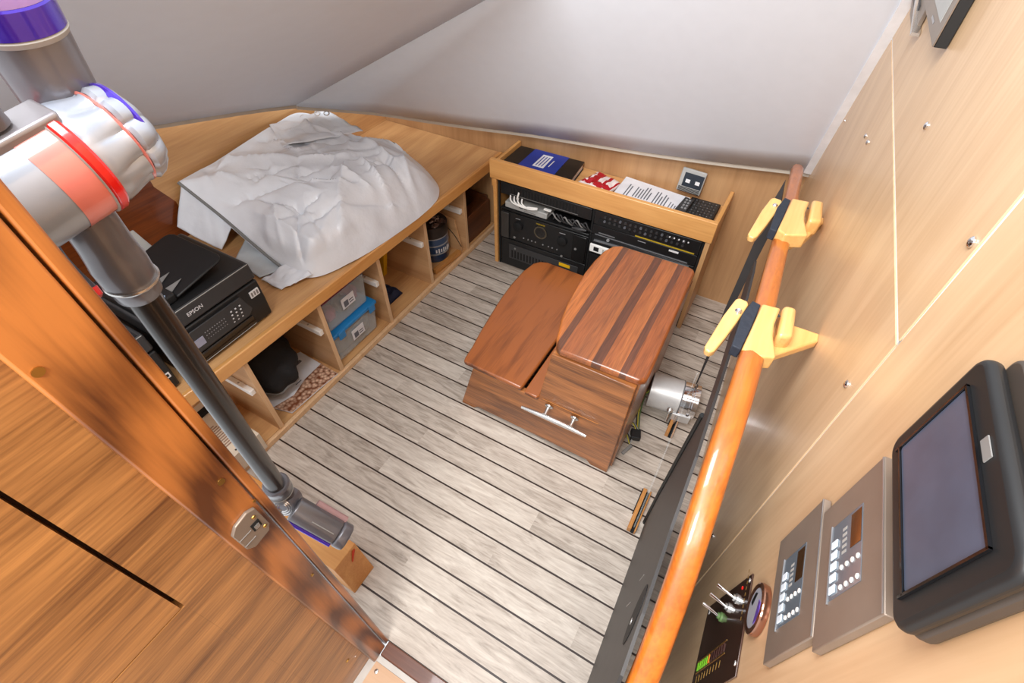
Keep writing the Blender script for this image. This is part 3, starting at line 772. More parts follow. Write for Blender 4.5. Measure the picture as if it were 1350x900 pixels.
# ================================================================== PRINTERS
def make_printer(name, label, loc, full=True):
    x, y, z = loc                      # front bottom edge centre
    t = thing(name, label, 'printer', loc)
    H1, H2 = .145, .208
    W = .163
    bm = B()
    prism(bm, [(x, y - W, z), (x - .335, y - W, z), (x - .335, y - W, z + H1), (x - .004, y - W, z + H1), (x + .002, y - W, z + .07)], (0, 2 * W, 0))
    obj('lower_body', bm, BLK, t, bevel=.006, seg=3)
    bm = B(); prism(bm, [(x - .002, y - W - .002, z + H1 + .006), (x - .340, y - W - .002, z + H1 + .006), (x - .335, y - W - .002, z + H2), (x - .010, y - W - .002, z + H2)], (0, 2 * W + .004, 0))
    lid = obj('scanner_lid', bm, BLK2, t, bevel=.008, seg=3)
    bm = B(); bx(bm, x - .318, x - .016, y - W + .012, y + W - .010, z + H2 + .0002, z + H2 + .0015); obj('lid_top', bm, BLK, lid)
    bm = B(); bx(bm, x - .0100, x - .0085, y - W + .004, y + W - .004, z + H2 - .003, z + H2 - .0012); obj('bright_edge', bm, GREYL, lid)
    # document feeder
    bm = B(); prism(bm, [(x - .04, y - W + .004, z + H2 + .0018), (x - .29, y - W + .004, z + H2 + .0018), (x - .29, y - W + .004, z + H2 + .03), (x - .04, y - W + .004, z + H2 + .03)], (0, .105, 0)); fd = obj('document_feeder', bm, BLK, t, bevel=.006)
    bm = B(); a = V((x - .035, y - .055, z + H2 + .012)); b_ = V((x - .290, y - .055, z + H2 + .012))
    prism(bm, [a, b_, b_ + V((0, .15, .024)), b_ + V((.008, .165, .026)), b_ + V((.025, .172, .027)), a + V((-.025, .172, .027)), a + V((-.008, .165, .026)), a + V((0, .15, .024))], (0, 0, .008))
    tr = obj('paper_tray', bm, BLKM if not full else mat('tray_black', (24, 24, 25), .5), t, bevel=.004)
    bm = B()
    for i in range(4):
        xx = x - .255 + i * .055
        prism(bm, [(xx, y - .052, z + H2 + .0225), (xx + .03, y - .052, z + H2 + .0225), (xx + .012, y - .004, z + H2 + .0305)], (0, 0, .001))
    obj('paper_guide', bm, GREYP, tr)
    if full:
        bm = B(); prism(bm, [(x - .052, y - .075, z + H2 + .031), (x - .085, y - .135, z + H2 + .031), (x - .050, y - .15, z + H2 + .031), (x - .03, y - .09, z + H2 + .031)], (0, 0, .001)); obj('feeder_sticker', bm, mat('sticker_blue', (150, 166, 188), .5), fd)
    # front face
    fx = x + .002
    bm = B(); prism(bm, [(fx - .001, y - .115, z + .052), (fx - .001, y + .085, z + .052), (fx - .002, y + .105, z + .068), (fx - .005, y + .085, z + .130), (fx - .005, y - .115, z + .130)], (.008, 0, .003))
    cp = obj('control_panel', bm, BLK2, t, bevel=.002)
    k = V((fx + .0075, 0, 0))
    bm = B()
    for i in range(3):
        for j in range(4):
            bx(bm, fx + .0040, fx + .0062, y + .030 + i * .016 + j * .002, y + .035 + i * .016 + j * .002, z + .068 + j * .013, z + .072 + j * .013)
    obj('number_keys', bm, TEXTW, cp)
    bm = B(); random.seed(5)
    for i in range(9):
        for j in range(4):
            yy = y - .060 + i * .0085; zz = z + .066 + j * .012
            bx(bm, fx + .0040, fx + .0058, yy, yy + .003, zz, zz + .0028)
    obj('menu_keys', bm, TEXTG, cp)
    bm = B(); bx(bm, fx + .003, fx + .0068, y - .105, y - .070, z + .072, z + .100); obj('display', bm, mat('lcd_%s' % name, (150, 152, 172), .2), cp)
    bm = B(); bx(bm, x - .02, fx + .0032, y - .125, y + .095, z + .012, z + .046); sl = obj('output_slot', bm, BLKG, t)
    bm = B(); bx(bm, fx + .0034, fx + .0046, y - .125, y + .095, z + .011, z + .0125); obj('slot_edge', bm, GREYL, sl)
    if full:
        obj('brand_print', text_bm('EPSON', .017, (x - .0045, y - .045, z + H1 + .034), (0, 1, 0), (-.1, 0, 1)), TEXTW, lid)
        bm = B(); bx(bm, x - .001, x + .0022, y + .118, y + .152, z + .098, z + .122); st = obj('model_sticker', bm, TEXTW, t)
        bm = B()
        for i in range(3): bx(bm, x + .0022, x + .0026, y + .122 + i * .010, y + .128 + i * .010, z + .102, z + .118)
        obj('sticker_pattern', bm, GREYP, st)
        bm = B(); prism(bm, [(x - .342, y - .02, z + .17), (x - .342, y + .08, z + .17), (x - .400, y + .065, z + .255), (x - .400, y - .005, z + .255)], (-.003, 0, -.003)); obj('rear_paper_support', bm, GREYL, t, bevel=.002)
    else:
        bm = B(); bx(bm, x + .0005, x + .0024, y + .136, y + .154, z + .045, z + .065); st = obj('square_logo', bm, TEXTW, t)
        bm = B(); bx(bm, x + .0024, x + .0028, y + .140, y + .150, z + .050, z + .060); obj('logo_core', bm, BLK, st)
    return t
make_printer('inkjet_printer', 'black desktop printer with open paper tray, fully visible on the countertop', (-1.325, .512, .458))
make_printer('inkjet_printer', 'second black printer half hidden behind the teak door post', (-1.325, .158, .458), False)

# ================================================================== THINGS IN THE BAYS
# 1 carton
cc = thing('carton', 'cream carton with faint printing at the front of the nearest bay', 'box', (-1.38, .34, .025))
bm = B(); bx(bm, -1.56, -1.262, .288, .405, .027, .118); obj('box', bm, CARD, cc, bevel=.002)
bm = B(); random.seed(9)
for i in range(11):
    y = .30 + .008 * (i % 3)
    bx(bm, -1.43 + i * .011, -1.425 + i * .011, y, y + .035 + .02 * random.random(), .1182, .1186)
obj('print_lines', bm, mat('brown_print', (150, 120, 104), .6), cc)
bm = B(); bx(bm, -1.282, -1.275, .315, .372, .1182, .1188); obj('dark_mark', bm, BLK, cc)
bm = B(); bx(bm, -1.52, -1.49, .34, .40, .1182, .130); obj('black_clip', bm, BLKM, cc, bevel=.003)

# 2 cloth bag on brochure
mg = thing('glossy_brochure', 'pale brochure with a copper-coloured leaf print under the black bag', 'brochure', (-1.40, .65, .026))
bm = B(); prism(bm, [(-1.395, .530, .027), (-1.295, .555, .027), (-1.288, .690, .027), (-1.278, .79, .027), (-1.50, .80, .027), (-1.60, .62, .027)], (0, 0, .007)); obj('pages', bm, PAPER, mg, bevel=.001)
bm = B(); prism(bm, [(-1.375, .535, .0343), (-1.295, .556, .0343), (-1.288, .690, .0343), (-1.278, .788, .0343), (-1.375, .795, .0343), (-1.372, .70, .0343), (-1.350, .62, .0343)], (0, 0, .0008))
o = obj('copper_print', bm, None or BRONZE, mg)
nt = BRONZE.node_tree; cr = [q for q in nt.nodes if q.type == 'VALTORGB'][0]
vz = nt.nodes.new('ShaderNodeTexVoronoi'); vz.inputs['Scale'].default_value = 70
nt.links.new([q for q in nt.nodes if q.type == 'TEX_COORD'][0].outputs['Object'], vz.inputs['Vector']); nt.links.new(vz.outputs['Distance'], cr.inputs['Fac'])
cr.color_ramp.elements[0].color = (*lin((236, 200, 172)), 1); cr.color_ramp.elements[1].color = (*lin((120, 66, 40)), 1); cr.color_ramp.elements[0].position = .1; cr.color_ramp.elements[1].position = .75
bm = B(); bx(bm, -1.47, -1.455, .735, .765, .0343, .035); obj('barcode', bm, INK, mg)
bm = B()
for i in range(4): bx(bm, -1.42 + i * .012, -1.416 + i * .012, .66, .69, .0343, .0348)
obj('small_print', bm, INK, mg)
bm = B(); random.seed(2)
a = V((-1.50, .625, .145))
def bagpt(th, ph):
    r = V((.175 * math.cos(ph) * math.cos(th), .125 * math.cos(ph) * math.sin(th), .108 * math.sin(ph)))
    k = 1 + .10 * noise.noise(r * 12) + .05 * math.sin(th * 9 + ph * 2) * math.cos(ph)
    p = a + V((r.x * k, r.y * k, r.z * (1 + .06 * noise.noise(r * 20))))
    p.z = max(p.z, .0362); return p
ns, nr = 56, 30; g = [[bm.verts.new(bagpt(2 * PI * i / ns, -PI / 2 + PI * (j + .5) / nr)) for i in range(ns)] for j in range(nr)]
for j in range(nr - 1):
    for i in range(ns): bm.faces.new((g[j][i], g[j][(i + 1) % ns], g[j + 1][(i + 1) % ns], g[j + 1][i]))
bm.faces.new(g[0]); bm.faces.new(g[-1])
o = obj('fabric_bag', bm, CLOTH, smooth=True); tag(o, 'black soft zipped bag stuffed in the second bay on a brochure', 'bag'); recentre(o)
bmz = B(); tube(bmz, [bagpt(-1.75 + 2.2 * k / 16, -.42) * 1 + V((.004, 0, 0)) for k in range(17)], .0045, 6); zo = obj('zip', bmz, GREYP, o, smooth=True)

# 3 storage tubs
def tub(x0, x1, y0, y1, z0, z1, t):
    bm = B(); tp_ = .010
    a = [(x0 + tp_, y0 + tp_, z0), (x1 - tp_, y0 + tp_, z0), (x1 - tp_, y1 - tp_, z0), (x0 + tp_, y1 - tp_, z0)]
    b = [(x0, y0, z1), (x1, y0, z1), (x1, y1, z1), (x0, y1, z1)]
    va = [bm.verts.new(p) for p in a]; vb = [bm.verts.new(p) for p in b]
    bm.faces.new(va)
    for i in range(4): bm.faces.new((va[i], va[(i + 1) % 4], vb[(i + 1) % 4], vb[i]))
    o = obj('tub_body', bm, TUBM, t, bevel=.008, seg=3)
    md = o.modifiers.new('s', 'SOLIDIFY'); md.thickness = .0025
    return o
def tub_label(t, y, z, x):
    bm = B(); bx(bm, x, x + .001, y, y + .07, z, z + .052); l = obj('paper_label', bm, PAPER, t)
    bm = B(); bx(bm, x + .001, x + .0014, y + .010, y + .034, z + .006, z + .034); obj('label_picture', bm, INK, l)
    bm = B(); bx(bm, x + .001, x + .0014, y + .038, y + .062, z + .010, z + .014); bx(bm, x + .001, x + .0014, y + .038, y + .062, z + .022, z + .026); obj('label_text', bm, NAVY, l)
t1 = thing('storage_tub', 'clear plastic tub with blue clip lid, bottom of the pair', 'storage box', (-1.42, .965, .026))
tub(-1.60, -1.305, .838, 1.095, .028, .170, t1)
bm = B(); bx(bm, -1.57, -1.33, .865, 1.07, .034, .128); obj('contents', bm, TUBC2, t1, bevel=.02, seg=3)
bm = B(); bx(bm, -1.608, -1.297, .831, 1.102, .171, .190); ld = obj('lid', bm, LIDBLUE, t1, bevel=.006, seg=3, label='blue lid')
for y in (.865, 1.045):
    bm = B(); bx(bm, -1.2965, -1.289, y, y + .035, .155, .194); obj('clip', bm, LIDBLUE, ld, bevel=.003)
tub_label(t1, .935, .085, -1.3035)
t2 = thing('storage_tub', 'clear plastic tub of pink and grey odds and ends, on top of the other', 'storage box', (-1.42, .965, .191))
tub(-1.59, -1.312, .848, 1.085, .193, .350, t2)
for i, (x, y, m) in enumerate(((-1.37, .90, TUBC1), (-1.36, .97, TUBC2), (-1.37, 1.03, TUBC1), (-1.46, .95, TUBC2), (-1.50, 1.03, WHITEP))):
    bm = B(); lathe(bm, [(-.035, .012), (-.02, .032), (.01, .036), (.035, .015)], (x, y, .24 + .006 * i), (.3 * (i % 2), .9, .2), 14); obj('contents', bm, m, t2, smooth=True)
bm = B(); bx(bm, -1.598, -1.306, .842, 1.091, .3505, .362); obj('lid', bm, mat('lid_dark_red', (110, 24, 40), .4), t2, bevel=.004)
tub_label(t2, .935, .262, -1.3065)

# 4 yellow tool and navy cloth
bm = B(); prism(bm, [(-1.560, 1.375, .026), (-1.520, 1.375, .026), (-1.520, 1.402, .026), (-1.560, 1.402, .026)], (.04, .030, .28))
o = obj('spirit_level', bm, YEL2, bevel=.003); tag(o, 'yellow spirit level leaning in the empty-looking fourth bay', 'tool'); recentre(o)
bm = B(); g = {}
for i in range(15):
    for j in range(15):
        u, v = i / 14, j / 14
        x = -1.47 + .11 * u; y = 1.235 + .105 * v - .03 * abs(u - .5)
        e = min(u, 1 - u, v, 1 - v) * 6
        g[i, j] = bm.verts.new((x, y, .028 + .03 * min(1, e) * (.8 + .6 * noise.noise(V((u * 4, v * 4, 0))))))
for i in range(14):
    for j in range(14): bm.faces.new((g[i, j], g[i + 1, j], g[i + 1, j + 1], g[i, j + 1]))
o = obj('folded_cloth', bm, NAVY, smooth=True); md = o.modifiers.new('s', 'SOLIDIFY'); md.thickness = .002; md.offset = -1
tag(o, 'small crumpled navy cloth on the floor of the fourth bay', 'cloth'); recentre(o)

# 5 tin of dark pieces with wire handle, timber batten
tn = thing('round_tin', 'blue round tub filled with dark pieces in the fifth bay', 'tub', (-1.405, 1.60, .026))
tc_ = (-1.405, 1.652, .0265)
bm = B(); lathe(bm, [(0, .070), (.004, .073), (.10, .077), (.145, .078)], tc_, (0, 0, 1), 40); obj('tin_body', bm, DKBLUE, tn, smooth=True)
bm = B(); lathe(bm, [(.1452, .0785), (.150, .080), (.200, .081), (.206, .079)], tc_, (0, 0, 1), 40); bb = obj('clear_collar', bm, TINTOP, tn, smooth=True)
bm = B(); random.seed(4)
for i in range(40):
    th = random.uniform(0, 2 * PI); r = .070 * math.sqrt(random.random()); c = V((tc_[0] + r * math.cos(th), tc_[1] + r * math.sin(th), tc_[2] + .2075 + .006 * random.random()))
    q = V((random.uniform(-1, 1), random.uniform(-1, 1), .3)).normalized(); obx(bm, c, q, q.orthogonal().normalized(), q.cross(q.orthogonal()).normalized(), .010, .006, .004)
o = obj('dark_pieces', bm, mat('mixed_bits', (92, 70, 62), .35, var=.6, metal=.3), tn); o['kind'] = 'stuff'
for z in (.048, .098, .140):
    bm = B(); lathe(bm, [(0, .0785), (.002, .0795), (.005, .0795), (.007, .0785)], (tc_[0], tc_[1], tc_[2] + z), (0, 0, 1), 40); obj('pale_band', bm, TEXTG, tn, smooth=True)
bm = B()
for i in range(7):
    th = -.75 + i * .17; p = V((tc_[0] + .0795 * math.cos(th), tc_[1] + .0795 * math.sin(th), tc_[2] + .073)); r = V((math.cos(th), math.sin(th), 0))
    obx(bm, p, r, V((0, 0, 1)), r.cross(V((0, 0, 1))), .0006, .009 + .004 * (i % 2), .0035)
obj('white_lettering', bm, TEXTW, tn)
bm = B(); tube(bm, spline([(-1.36, 1.72, .17), (-1.33, 1.735, .12), (-1.300, 1.745, .055)], 6), .0018, 6); obj('wire_handle', bm, BLK, tn, smooth=True)
bt = B(); obx(bt, (-1.305, 1.620, .040), V((.09, 1, 0)).normalized(), V((1, -.09, 0)).normalized(), V((0, 0, 1)), .10, .012, .012)
o = obj('timber_batten', bt, CHOCKW, bevel=.001); tag(o, 'short square timber batten lying in front of the blue tub', 'timber'); recentre(o)
bm = B(); prism(bm, [(-1.42, 1.740, .026), (-1.30, 1.746, .026), (-1.335, 1.750, .20), (-1.45, 1.750, .22)], (.0, .009, 0))
o = obj('plywood_offcut', bm, DIV); tag(o, 'thin ply offcut leaning on the divider behind the blue tub', 'timber'); recentre(o)

# 6 open dark wooden box
wb = thing('wooden_crate', 'dark brown open wooden box in the last bay by the racks', 'box', (-1.40, 1.90, .025))
x0, x1, y0, y1, z0, z1 = -1.62, -1.300, 1.795, 2.035, .0265, .185
bm = B(); bx(bm, x1 - .012, x1, y0, y1, z0, z1); obj('side', bm, BOXWOOD, wb, bevel=.002)
bm = B(); bx(bm, x0, x0 + .012, y0, y1, z0, z1); obj('side', bm, BOXWOOD, wb, bevel=.002)
bm = B(); bx(bm, x0 + .0125, x1 - .0125, y1 - .012, y1, z0, z1 + .02); obj('end', bm, BOXWOOD, wb, bevel=.002)
bm = B(); bx(bm, x0 + .0125, x1 - .0125, y0, y0 + .012, z0, z1); obj('end', bm, BOXWOOD, wb, bevel=.002)
bm = B(); bx(bm, x0 + .0125, x1 - .0125, y0 + .0125, y1 - .0125, z0, z0 + .01); obj('bottom', bm, BOXWOOD, wb)
bm = B(); bx(bm, x1 - .10, x1 - .0125, y0 + .0125, y1 - .0125, z1 - .045, z1 - .037); obj('inner_tray', bm, BOXWOOD, wb)
bm = B(); bx(bm, x1 - .030, x1 - .014, y0 + .03, y1 - .03, z1 - .036, z1 - .028); obj('inner_slat', bm, BOXWOOD, wb)

# ================================================================== STEP STOOL
st = thing('step_stool', 'varnished teak two-step boarding stool in the middle of the floor', 'step stool', (-.46, 1.25, 0))
FYS = .945
side = [(-.768, 0), (-.700, .250), (-.432, .250), (-.398, .503), (-.128, .503), (-.142, 0), (-.205, 0), (-.225, .020), (-.690, .020), (-.712, 0)]
for y in (FYS, 1.50):
    bm = B(); prism(bm, [(x, y, z) for x, z in side], (0, .022, 0)); obj('side_panel', bm, STOOL, st, bevel=.003)
bm = B(); prism(bm, [(-.150, FYS + .023, .02), (-.137, FYS + .023, .502), (-.137, 1.499, .502), (-.150, 1.499, .02)], (.016, 0, 0)); obj('back_board', bm, STOOL, st)
bm = B(); prism(bm, [(-.752, FYS + .023, .02), (-.695, FYS + .023, .249), (-.695, 1.499, .249), (-.752, 1.499, .02)], (.016, 0, 0)); obj('lower_riser', bm, STOOL, st)
bm = B(); prism(bm, [(-.424, FYS + .023, .272), (-.394, FYS + .023, .502), (-.394, 1.499, .502), (-.424, 1.499, .272)], (.016, 0, 0)); obj('upper_riser', bm, STOOL, st)
lt = [(-.738, .945), (-.500, .940), (-.496, .955), (-.488, 1.42), (-.488, 1.60), (-.735, 1.604), (-.765, 1.592), (-.786, 1.565), (-.798, 1.50), (-.800, 1.40), (-.793, 1.30), (-.780, 1.20), (-.765, 1.10), (-.750, 1.02), (-.744, .965)]
bm = B(); prism(bm, [(x, y, .2515) for x, y in lt], (0, 0, .022)); obj('lower_tread', bm, TREADA, st, bevel=.007, seg=3)
bm = B(); prism(bm, [(x, y, .2515) for x, y in [(-.484, .938), (-.436, .935), (-.428, .945), (-.434, .99), (-.442, 1.03), (-.442, 1.60), (-.484, 1.60)]], (0, 0, .018)); obj('tread_inner_strip', bm, TREADA, st, bevel=.004)
ut = [(-.388, .955), (-.372, .948), (-.126, .958), (-.108, .972), (-.107, .99), (-.124, 1.51), (-.132, 1.528), (-.150, 1.535), (-.405, 1.532), (-.432, 1.515), (-.450, 1.47), (-.458, 1.40), (-.460, 1.32), (-.455, 1.24), (-.445, 1.15), (-.430, 1.07), (-.405, .99)]
bm = B(); prism(bm, [(x, y, .5045) for x, y in ut], (0, 0, .026)); obj('upper_tread', bm, STRIPS, st, bevel=.008, seg=3)
# chrome cleat used as a handle
cl = []
bm = B(); A = V((-.476, FYS - .036, .218)); Bc = V((-.232, FYS - .036, .224)); M_ = (A + Bc) / 2
pts = [A.lerp(Bc, k / 16) + V((0, .004 * math.sin(PI * k / 16) - .002, .0)) for k in range(17)]
rs = [.0055 + .004 * math.sin(PI * k / 16) for k in range(17)]
tube(bm, pts, rs, 14); cleat = obj('cleat', bm, STEEL, st, smooth=True, label='polished steel mooring cleat on the side')
for x in (-.388, -.292):
    bm = B(); lathe(bm, [(0, .016), (.004, .015), (.008, .008), (.026, .007), (.034, .011)], (x, FYS - .001, .240), (0, -1, -.40), 20); obj('cleat_post', bm, STEEL, cleat, smooth=True)
# moulding line
bm = B(); bx(bm, -.415, -.21, FYS - .0012, FYS, .262, .2635); obj('inlay_line', bm, mat('worn_line', (184, 120, 60), .4), st)

# ================================================================== MOTOR, CABLE, CHOCKS, PANE, BOARDS
mt = thing('electric_motor', 'silver cylindrical electric motor lying on the floor beside the steps', 'motor', (-.03, 1.30, 0))
ma = V((-.126, 1.315, .090)); mb = V((.052, 1.340, .090)); md_ = (mb - ma).normalized(); R_ = .068
bm = B(); lathe(bm, [(0, R_ - .004), (.002, R_), (.115, R_), (.117, R_ - .003)], ma, md_, 48); obj('housing', bm, ALU, mt, smooth=True)
bm = B(); lathe(bm, [(.1175, R_ - .005), (.120, R_ + .001), (.150, R_ + .001), (.153, R_ - .004), (.158, R_ - .004), (.160, R_), (.178, R_)], ma, md_, 48); obj('end_band', bm, CHROME, mt, smooth=True)
for q in (.10, .13):
    bm = B(); c = ma + md_ * q; cyl(bm, c + V((0, -.072, -.022)), c + V((0, -.076, -.068)), .0045, seg=12); obj('clamp_bolt', bm, STEEL, mt, smooth=True)
bm = B(); c = ma + md_ * .10; lathe(bm, [(0, .008), (.006, .011), (.014, .011), (.018, .005)], c + V((0, -.070, -.004)), (0, -.7, .7), 14); obj('hose_clip', bm, STEEL, mt, smooth=True)
bm = B(); obx(bm, ma + md_ * .145 + V((0, -.066, -.040)), md_, V((0, 1, .15)).normalized(), md_.cross(V((0, 1, .15))).normalized(), .034, .004, .024); obj('mount_flange', bm, ALU, mt, bevel=.002)
bm = B(); bx(bm, -.10, .03, 1.31, 1.345, .0, .026); obj('foot', bm, BLK2, mt, bevel=.003)
cbk = thing('wire_lead', 'thin yellow and dark wires ending in a black connector on the floor', 'cable', (-.12, 1.15, 0))
for i, (m, dx) in enumerate(((YEL, 0), (GREENW, .006), (BLK2, -.006))):
    bm = B(); tube(bm, spline([(-.126 + dx * .3, 1.318, .075), (-.140 + dx, 1.30, .045), (-.132 + dx, 1.25, .010), (-.118 + dx, 1.20, .006 + i * .002), (-.108 + dx, 1.165, .010)], 7), .0022, 8); obj('wire', bm, m, cbk, smooth=True)
bm = B(); obx(bm, (-.106, 1.140, .013), V((1, .35, 0)).normalized(), V((-.35, 1, 0)).normalized(), V((0, 0, 1)), .018, .020, .012); obj('connector', bm, BLK, cbk, bevel=.002)
for i, m in enumerate((YEL, BLK2, GREYL)):
    bm = B(); tube(bm, spline([(-.112 + i * .006, 1.158, .022), (-.135 - i * .004, 1.172 + i * .006, .030), (-.142, 1.14 + i * .004, .014), (-.128 + i * .008, 1.118, .008), (-.112, 1.095, .006)], 7), .0018, 7); obj('wire', bm, m, cbk, smooth=True)
bm = B(); obx(bm, (-.112, 1.068, .007), V((.35, 1, 0)).normalized(), V((1, -.35, 0)).normalized(), V((0, 0, 1)), .026, .006, .005); obj('grey_terminal', bm, GREYP, cbk, bevel=.002)

for (x, y, h, lab) in ((.0135, .862, .080, 'small grooved wooden chock standing nearest the dark board'), (.006, 1.262, .062, 'small grooved wooden chock beside the silver motor')):
    t = thing('wooden_chock', lab, 'chock', (x, y, 0), 'wooden chocks under the clear pane')
    for dx, m in ((-.0105, CHOCKW),):
        bm = B(); bx(bm, x + dx - .0065, x + dx + .0065, y - h, y + h, 0.0005, .028); bx(bm, x + .007, x + .012, y - h, y + h, .0005, .024); obj('cheek', bm, m, t, bevel=.001)
    bm = B(); bx(bm, x - .0035, x + .0065, y - h, y + h, .0005, .008); obj('groove', bm, BLKM, t)
    bm = B(); bx(bm, x - .0205, x - .0175, y - h * .2, y + h, .0005, .020); obj('rubber_edge', bm, RUBBER, t)
# clear acrylic sheet standing in the chocks
bm = B(); prism(bm, [(.0135, .80, .010), (.0095, 1.385, .010), (.0095, 1.385, .20), (.0135, .86, .20)], (.004, 0, 0))
o = obj('acrylic_pane', bm, GLASS); tag(o, 'clear acrylic pane standing on edge in two wooden chocks', 'pane'); recentre(o)


# dark sheet standing on edge beside the handrail, with a narrow arm reaching aft
def bp_(y, z, d=0.0): return V((.070 - .034 * y + d, y, z))
db = thing('dark_board', 'tall scratched charcoal board on edge between the floor and the handrail', 'board', (.055, .5, 0))
bm = B(); prism(bm, [bp_(y, z) for y, z in [(.145, .003), (.832, .003), (.79, .30), (.735, .56), (.674, .838), (.80, .856), (1.0, .822), (1.185, .80), (1.195, .86), (1.10, .895), (.95, .932), (.65, .932), (.52, .922), (.40, .886), (.27, .872), (.19, .85), (.145, .80)]], (.005, 0, 0)); obj('sheet', bm, BOARD, db)
bm = B(); tube(bm, [bp_(y, z, -.002) for y, z in [(.835, .004), (.793, .30), (.738, .56), (.677, .838)]], .0055, 8, up=V((1, 0, 0))); obj('rubber_seal', bm, RUBBER, db, label='black rubber edge seal')
bm = B(); prism(bm, [bp_(.292 + .040 * math.sin(q) , .785 + .058 * math.cos(q) + .02 * math.sin(q), -.0012) for q in [2 * PI * k / 24 for k in range(24)]], (.001, 0, 0)); ho = obj('hand_hole', bm, BLKM, db)
bm = B(); prism(bm, [bp_(.287 + .006 * math.sin(q), .765 + .006 * math.cos(q), -.002) for q in [2 * PI * k / 12 for k in range(12)]], (.0008, 0, 0)); obj('chrome_catch', bm, STEEL, ho)
bm = B(); prism(bm, [bp_(.385, .52, -.0007), bp_(.388, .52, -.0007), bp_(.372, .60, -.0007), bp_(.370, .60, -.0007)], (.0006, 0, 0))
prism(bm, [bp_(.40, .64, -.0007), bp_(.403, .64, -.0007), bp_(.392, .70, -.0007), bp_(.390, .70, -.0007)], (.0006, 0, 0)); obj('scratches', bm, GREYP, db)
bm = B(); prism(bm, [(.024, 1.47, .0005), (.027, 1.47, .0005), (.030, 1.47, .25), (.034, 1.47, .47), (.038, 1.47, .62), (.044, 1.47, .76), (.042, 1.47, .86), (.024, 1.47, .945), (.014, 1.47, .86), (.013, 1.47, .62), (.012, 1.47, .45), (.018, 1.47, .25)], (0, .012, 0))
o = obj('tapered_board', bm, BLK2, bevel=.001); tag(o, 'thin tapering dark board standing upright near the far end of the handrail', 'board'); recentre(o)

# ================================================================== HANDRAIL AND ITS WOODEN FITTINGS
hr = thing('handrail', 'thick glossy orange varnished wooden handrail along the right wall', 'handrail', (.07, .9, .8))
ctr = spline([(.050, 1.884, .796), (.056, 1.58, .866), (.062, 1.28, .930), (.067, .98, .982), (.070, .76, 1.024), (.072, .60, 1.050), (.074, .48, 1.040), (.080, .38, .996), (.087, .30, .938), (.092, .22, .868), (.094, .155, .80)], 8)
sec = []
for k in range(20):
    q = 2 * PI * (k + .5) / 20; c_, s_ = math.cos(q), math.sin(q)
    sec.append((math.copysign(abs(c_) ** .62, c_) * .0188, math.copysign(abs(s_) ** .62, s_) * .0175))
bm = B(); rr_ = [1.0] * len(ctr); rr_[0] = .80; tube(bm, ctr, rr_, rect=sec); o = obj('rail', bm, RAIL, hr, smooth=True)
def fitting(yc, z, xr, s, lab, lablev):
    t = thing('rail_bracket', lab, 'bracket', (xr + .04, yc, z), 'pale wooden rail brackets')
    wx = wp(yc, z).x
    bm = B(); prism(bm, [(xr + .012, yc + .060 * s, z), (xr + .042 * s, yc + .064 * s, z), (xr + .040 * s, yc + .020 * s, z), (xr + .043 * s, yc - .010 * s, z), (xr + .056 * s, yc - .058 * s, z), (xr + .020 * s, yc - .072 * s, z - .004), (xr + .006, yc - .060 * s, z - .004), (xr + .009, yc - .008 * s, z)], (0, 0, .030 * s))
    obj('saddle_block', bm, YELLOWWOOD, t, bevel=.004, seg=3)
    bm = B(); prism(bm, [(xr + .046 * s, yc + .085 * s, z - .012), (xr + .068 * s, yc + .088 * s, z - .012), (xr + .074 * s, yc + .010 * s, z - .012), (xr + .050 * s, yc + .002 * s, z - .012)], (0, 0, .036 * s))
    obj('wall_block', bm, YELLOWWOOD, t, bevel=.008, seg=3)
    bm = B(); prism(bm, [(xr + .030 * s, yc - .060 * s, z - .022), (xr + .060 * s, yc - .015 * s, z - .022), (wx - .003, yc + .055 * s, z - .022), (wx - .003, yc + .075 * s, z - .022), (xr + .048 * s, yc + .075 * s, z - .022)], (0, 0, .017 * s))
    obj('reflection_brace', bm, YELLOWWOOD, t, bevel=.003)  # pale brace to the wall, stands in for the bracket's reflection there
    bm = B(); prism(bm, [(xr - .004, yc + .064 * s, z + .004), (xr + .011, yc + .060 * s, z + .004), (xr + .0085, yc - .008 * s, z + .004), (xr + .005, yc - .060 * s, z), (xr - .010, yc - .058 * s, z), (xr - .012, yc + .02 * s, z + .004)], (0, 0, .022 * s))
    obj('rubber_pad', bm, mat('pad_' + str(yc), (36, 42, 54), .7, bump=.3), t, bevel=.002, label='black rubber pad')
    for dy in (.05, -.02):
        bm = B(); lathe(bm, [(0, .0035), (.002, .0025)], (xr + .043 * s, yc + dy * s, z + .022 * s), (0, 0, 1), 10); obj('pin', bm, BLK2, t)
    l = thing('turn_button', lablev, 'lever', (xr - .03, yc, z + .01), 'pale wooden turn buttons')
    a = V((xr - .018, yc + .058 * s, z + .020)); b_ = V((xr - .040, yc - .066 * s, z - .004))
    d = (b_ - a).normalized(); up = V((0, 0, 1)); sd = d.cross(up).normalized(); u2 = sd.cross(d)
    bm = B(); pr_ = []
    for (tt, w0, w1) in ((0, -.007, .007), (.006, -.0115, .0115), (.05, -.0125, .0125), (.09, -.0115, .010), (.125, -.009, .008), (.132, -.005, .004)):
        pr_.append((tt * s, w0 * s, w1 * s))
    poly = [a + d * q[0] + sd * q[1] for q in pr_] + [a + d * q[0] + sd * q[2] for q in reversed(pr_)]
    prism(bm, [p - u2 * .008 for p in poly], u2 * .016); obj('lever', bm, YELLOWWOOD, l, bevel=.003, seg=3)
    bm = B(); lathe(bm, [(0, .006), (.003, .006), (.006, .003)], a + d * .03 + u2 * .008 - sd * .004, u2, 14); obj('pivot_screw', bm, CHROME, l, smooth=True)
    bm = B(); cyl(bm, a + d * .03 + u2 * -.005 + V((.006, 0, 0)), V((xr - .004, yc + .035 * s, z + .008)), .004, seg=10); obj('pivot_pin', bm, BLK2, l)
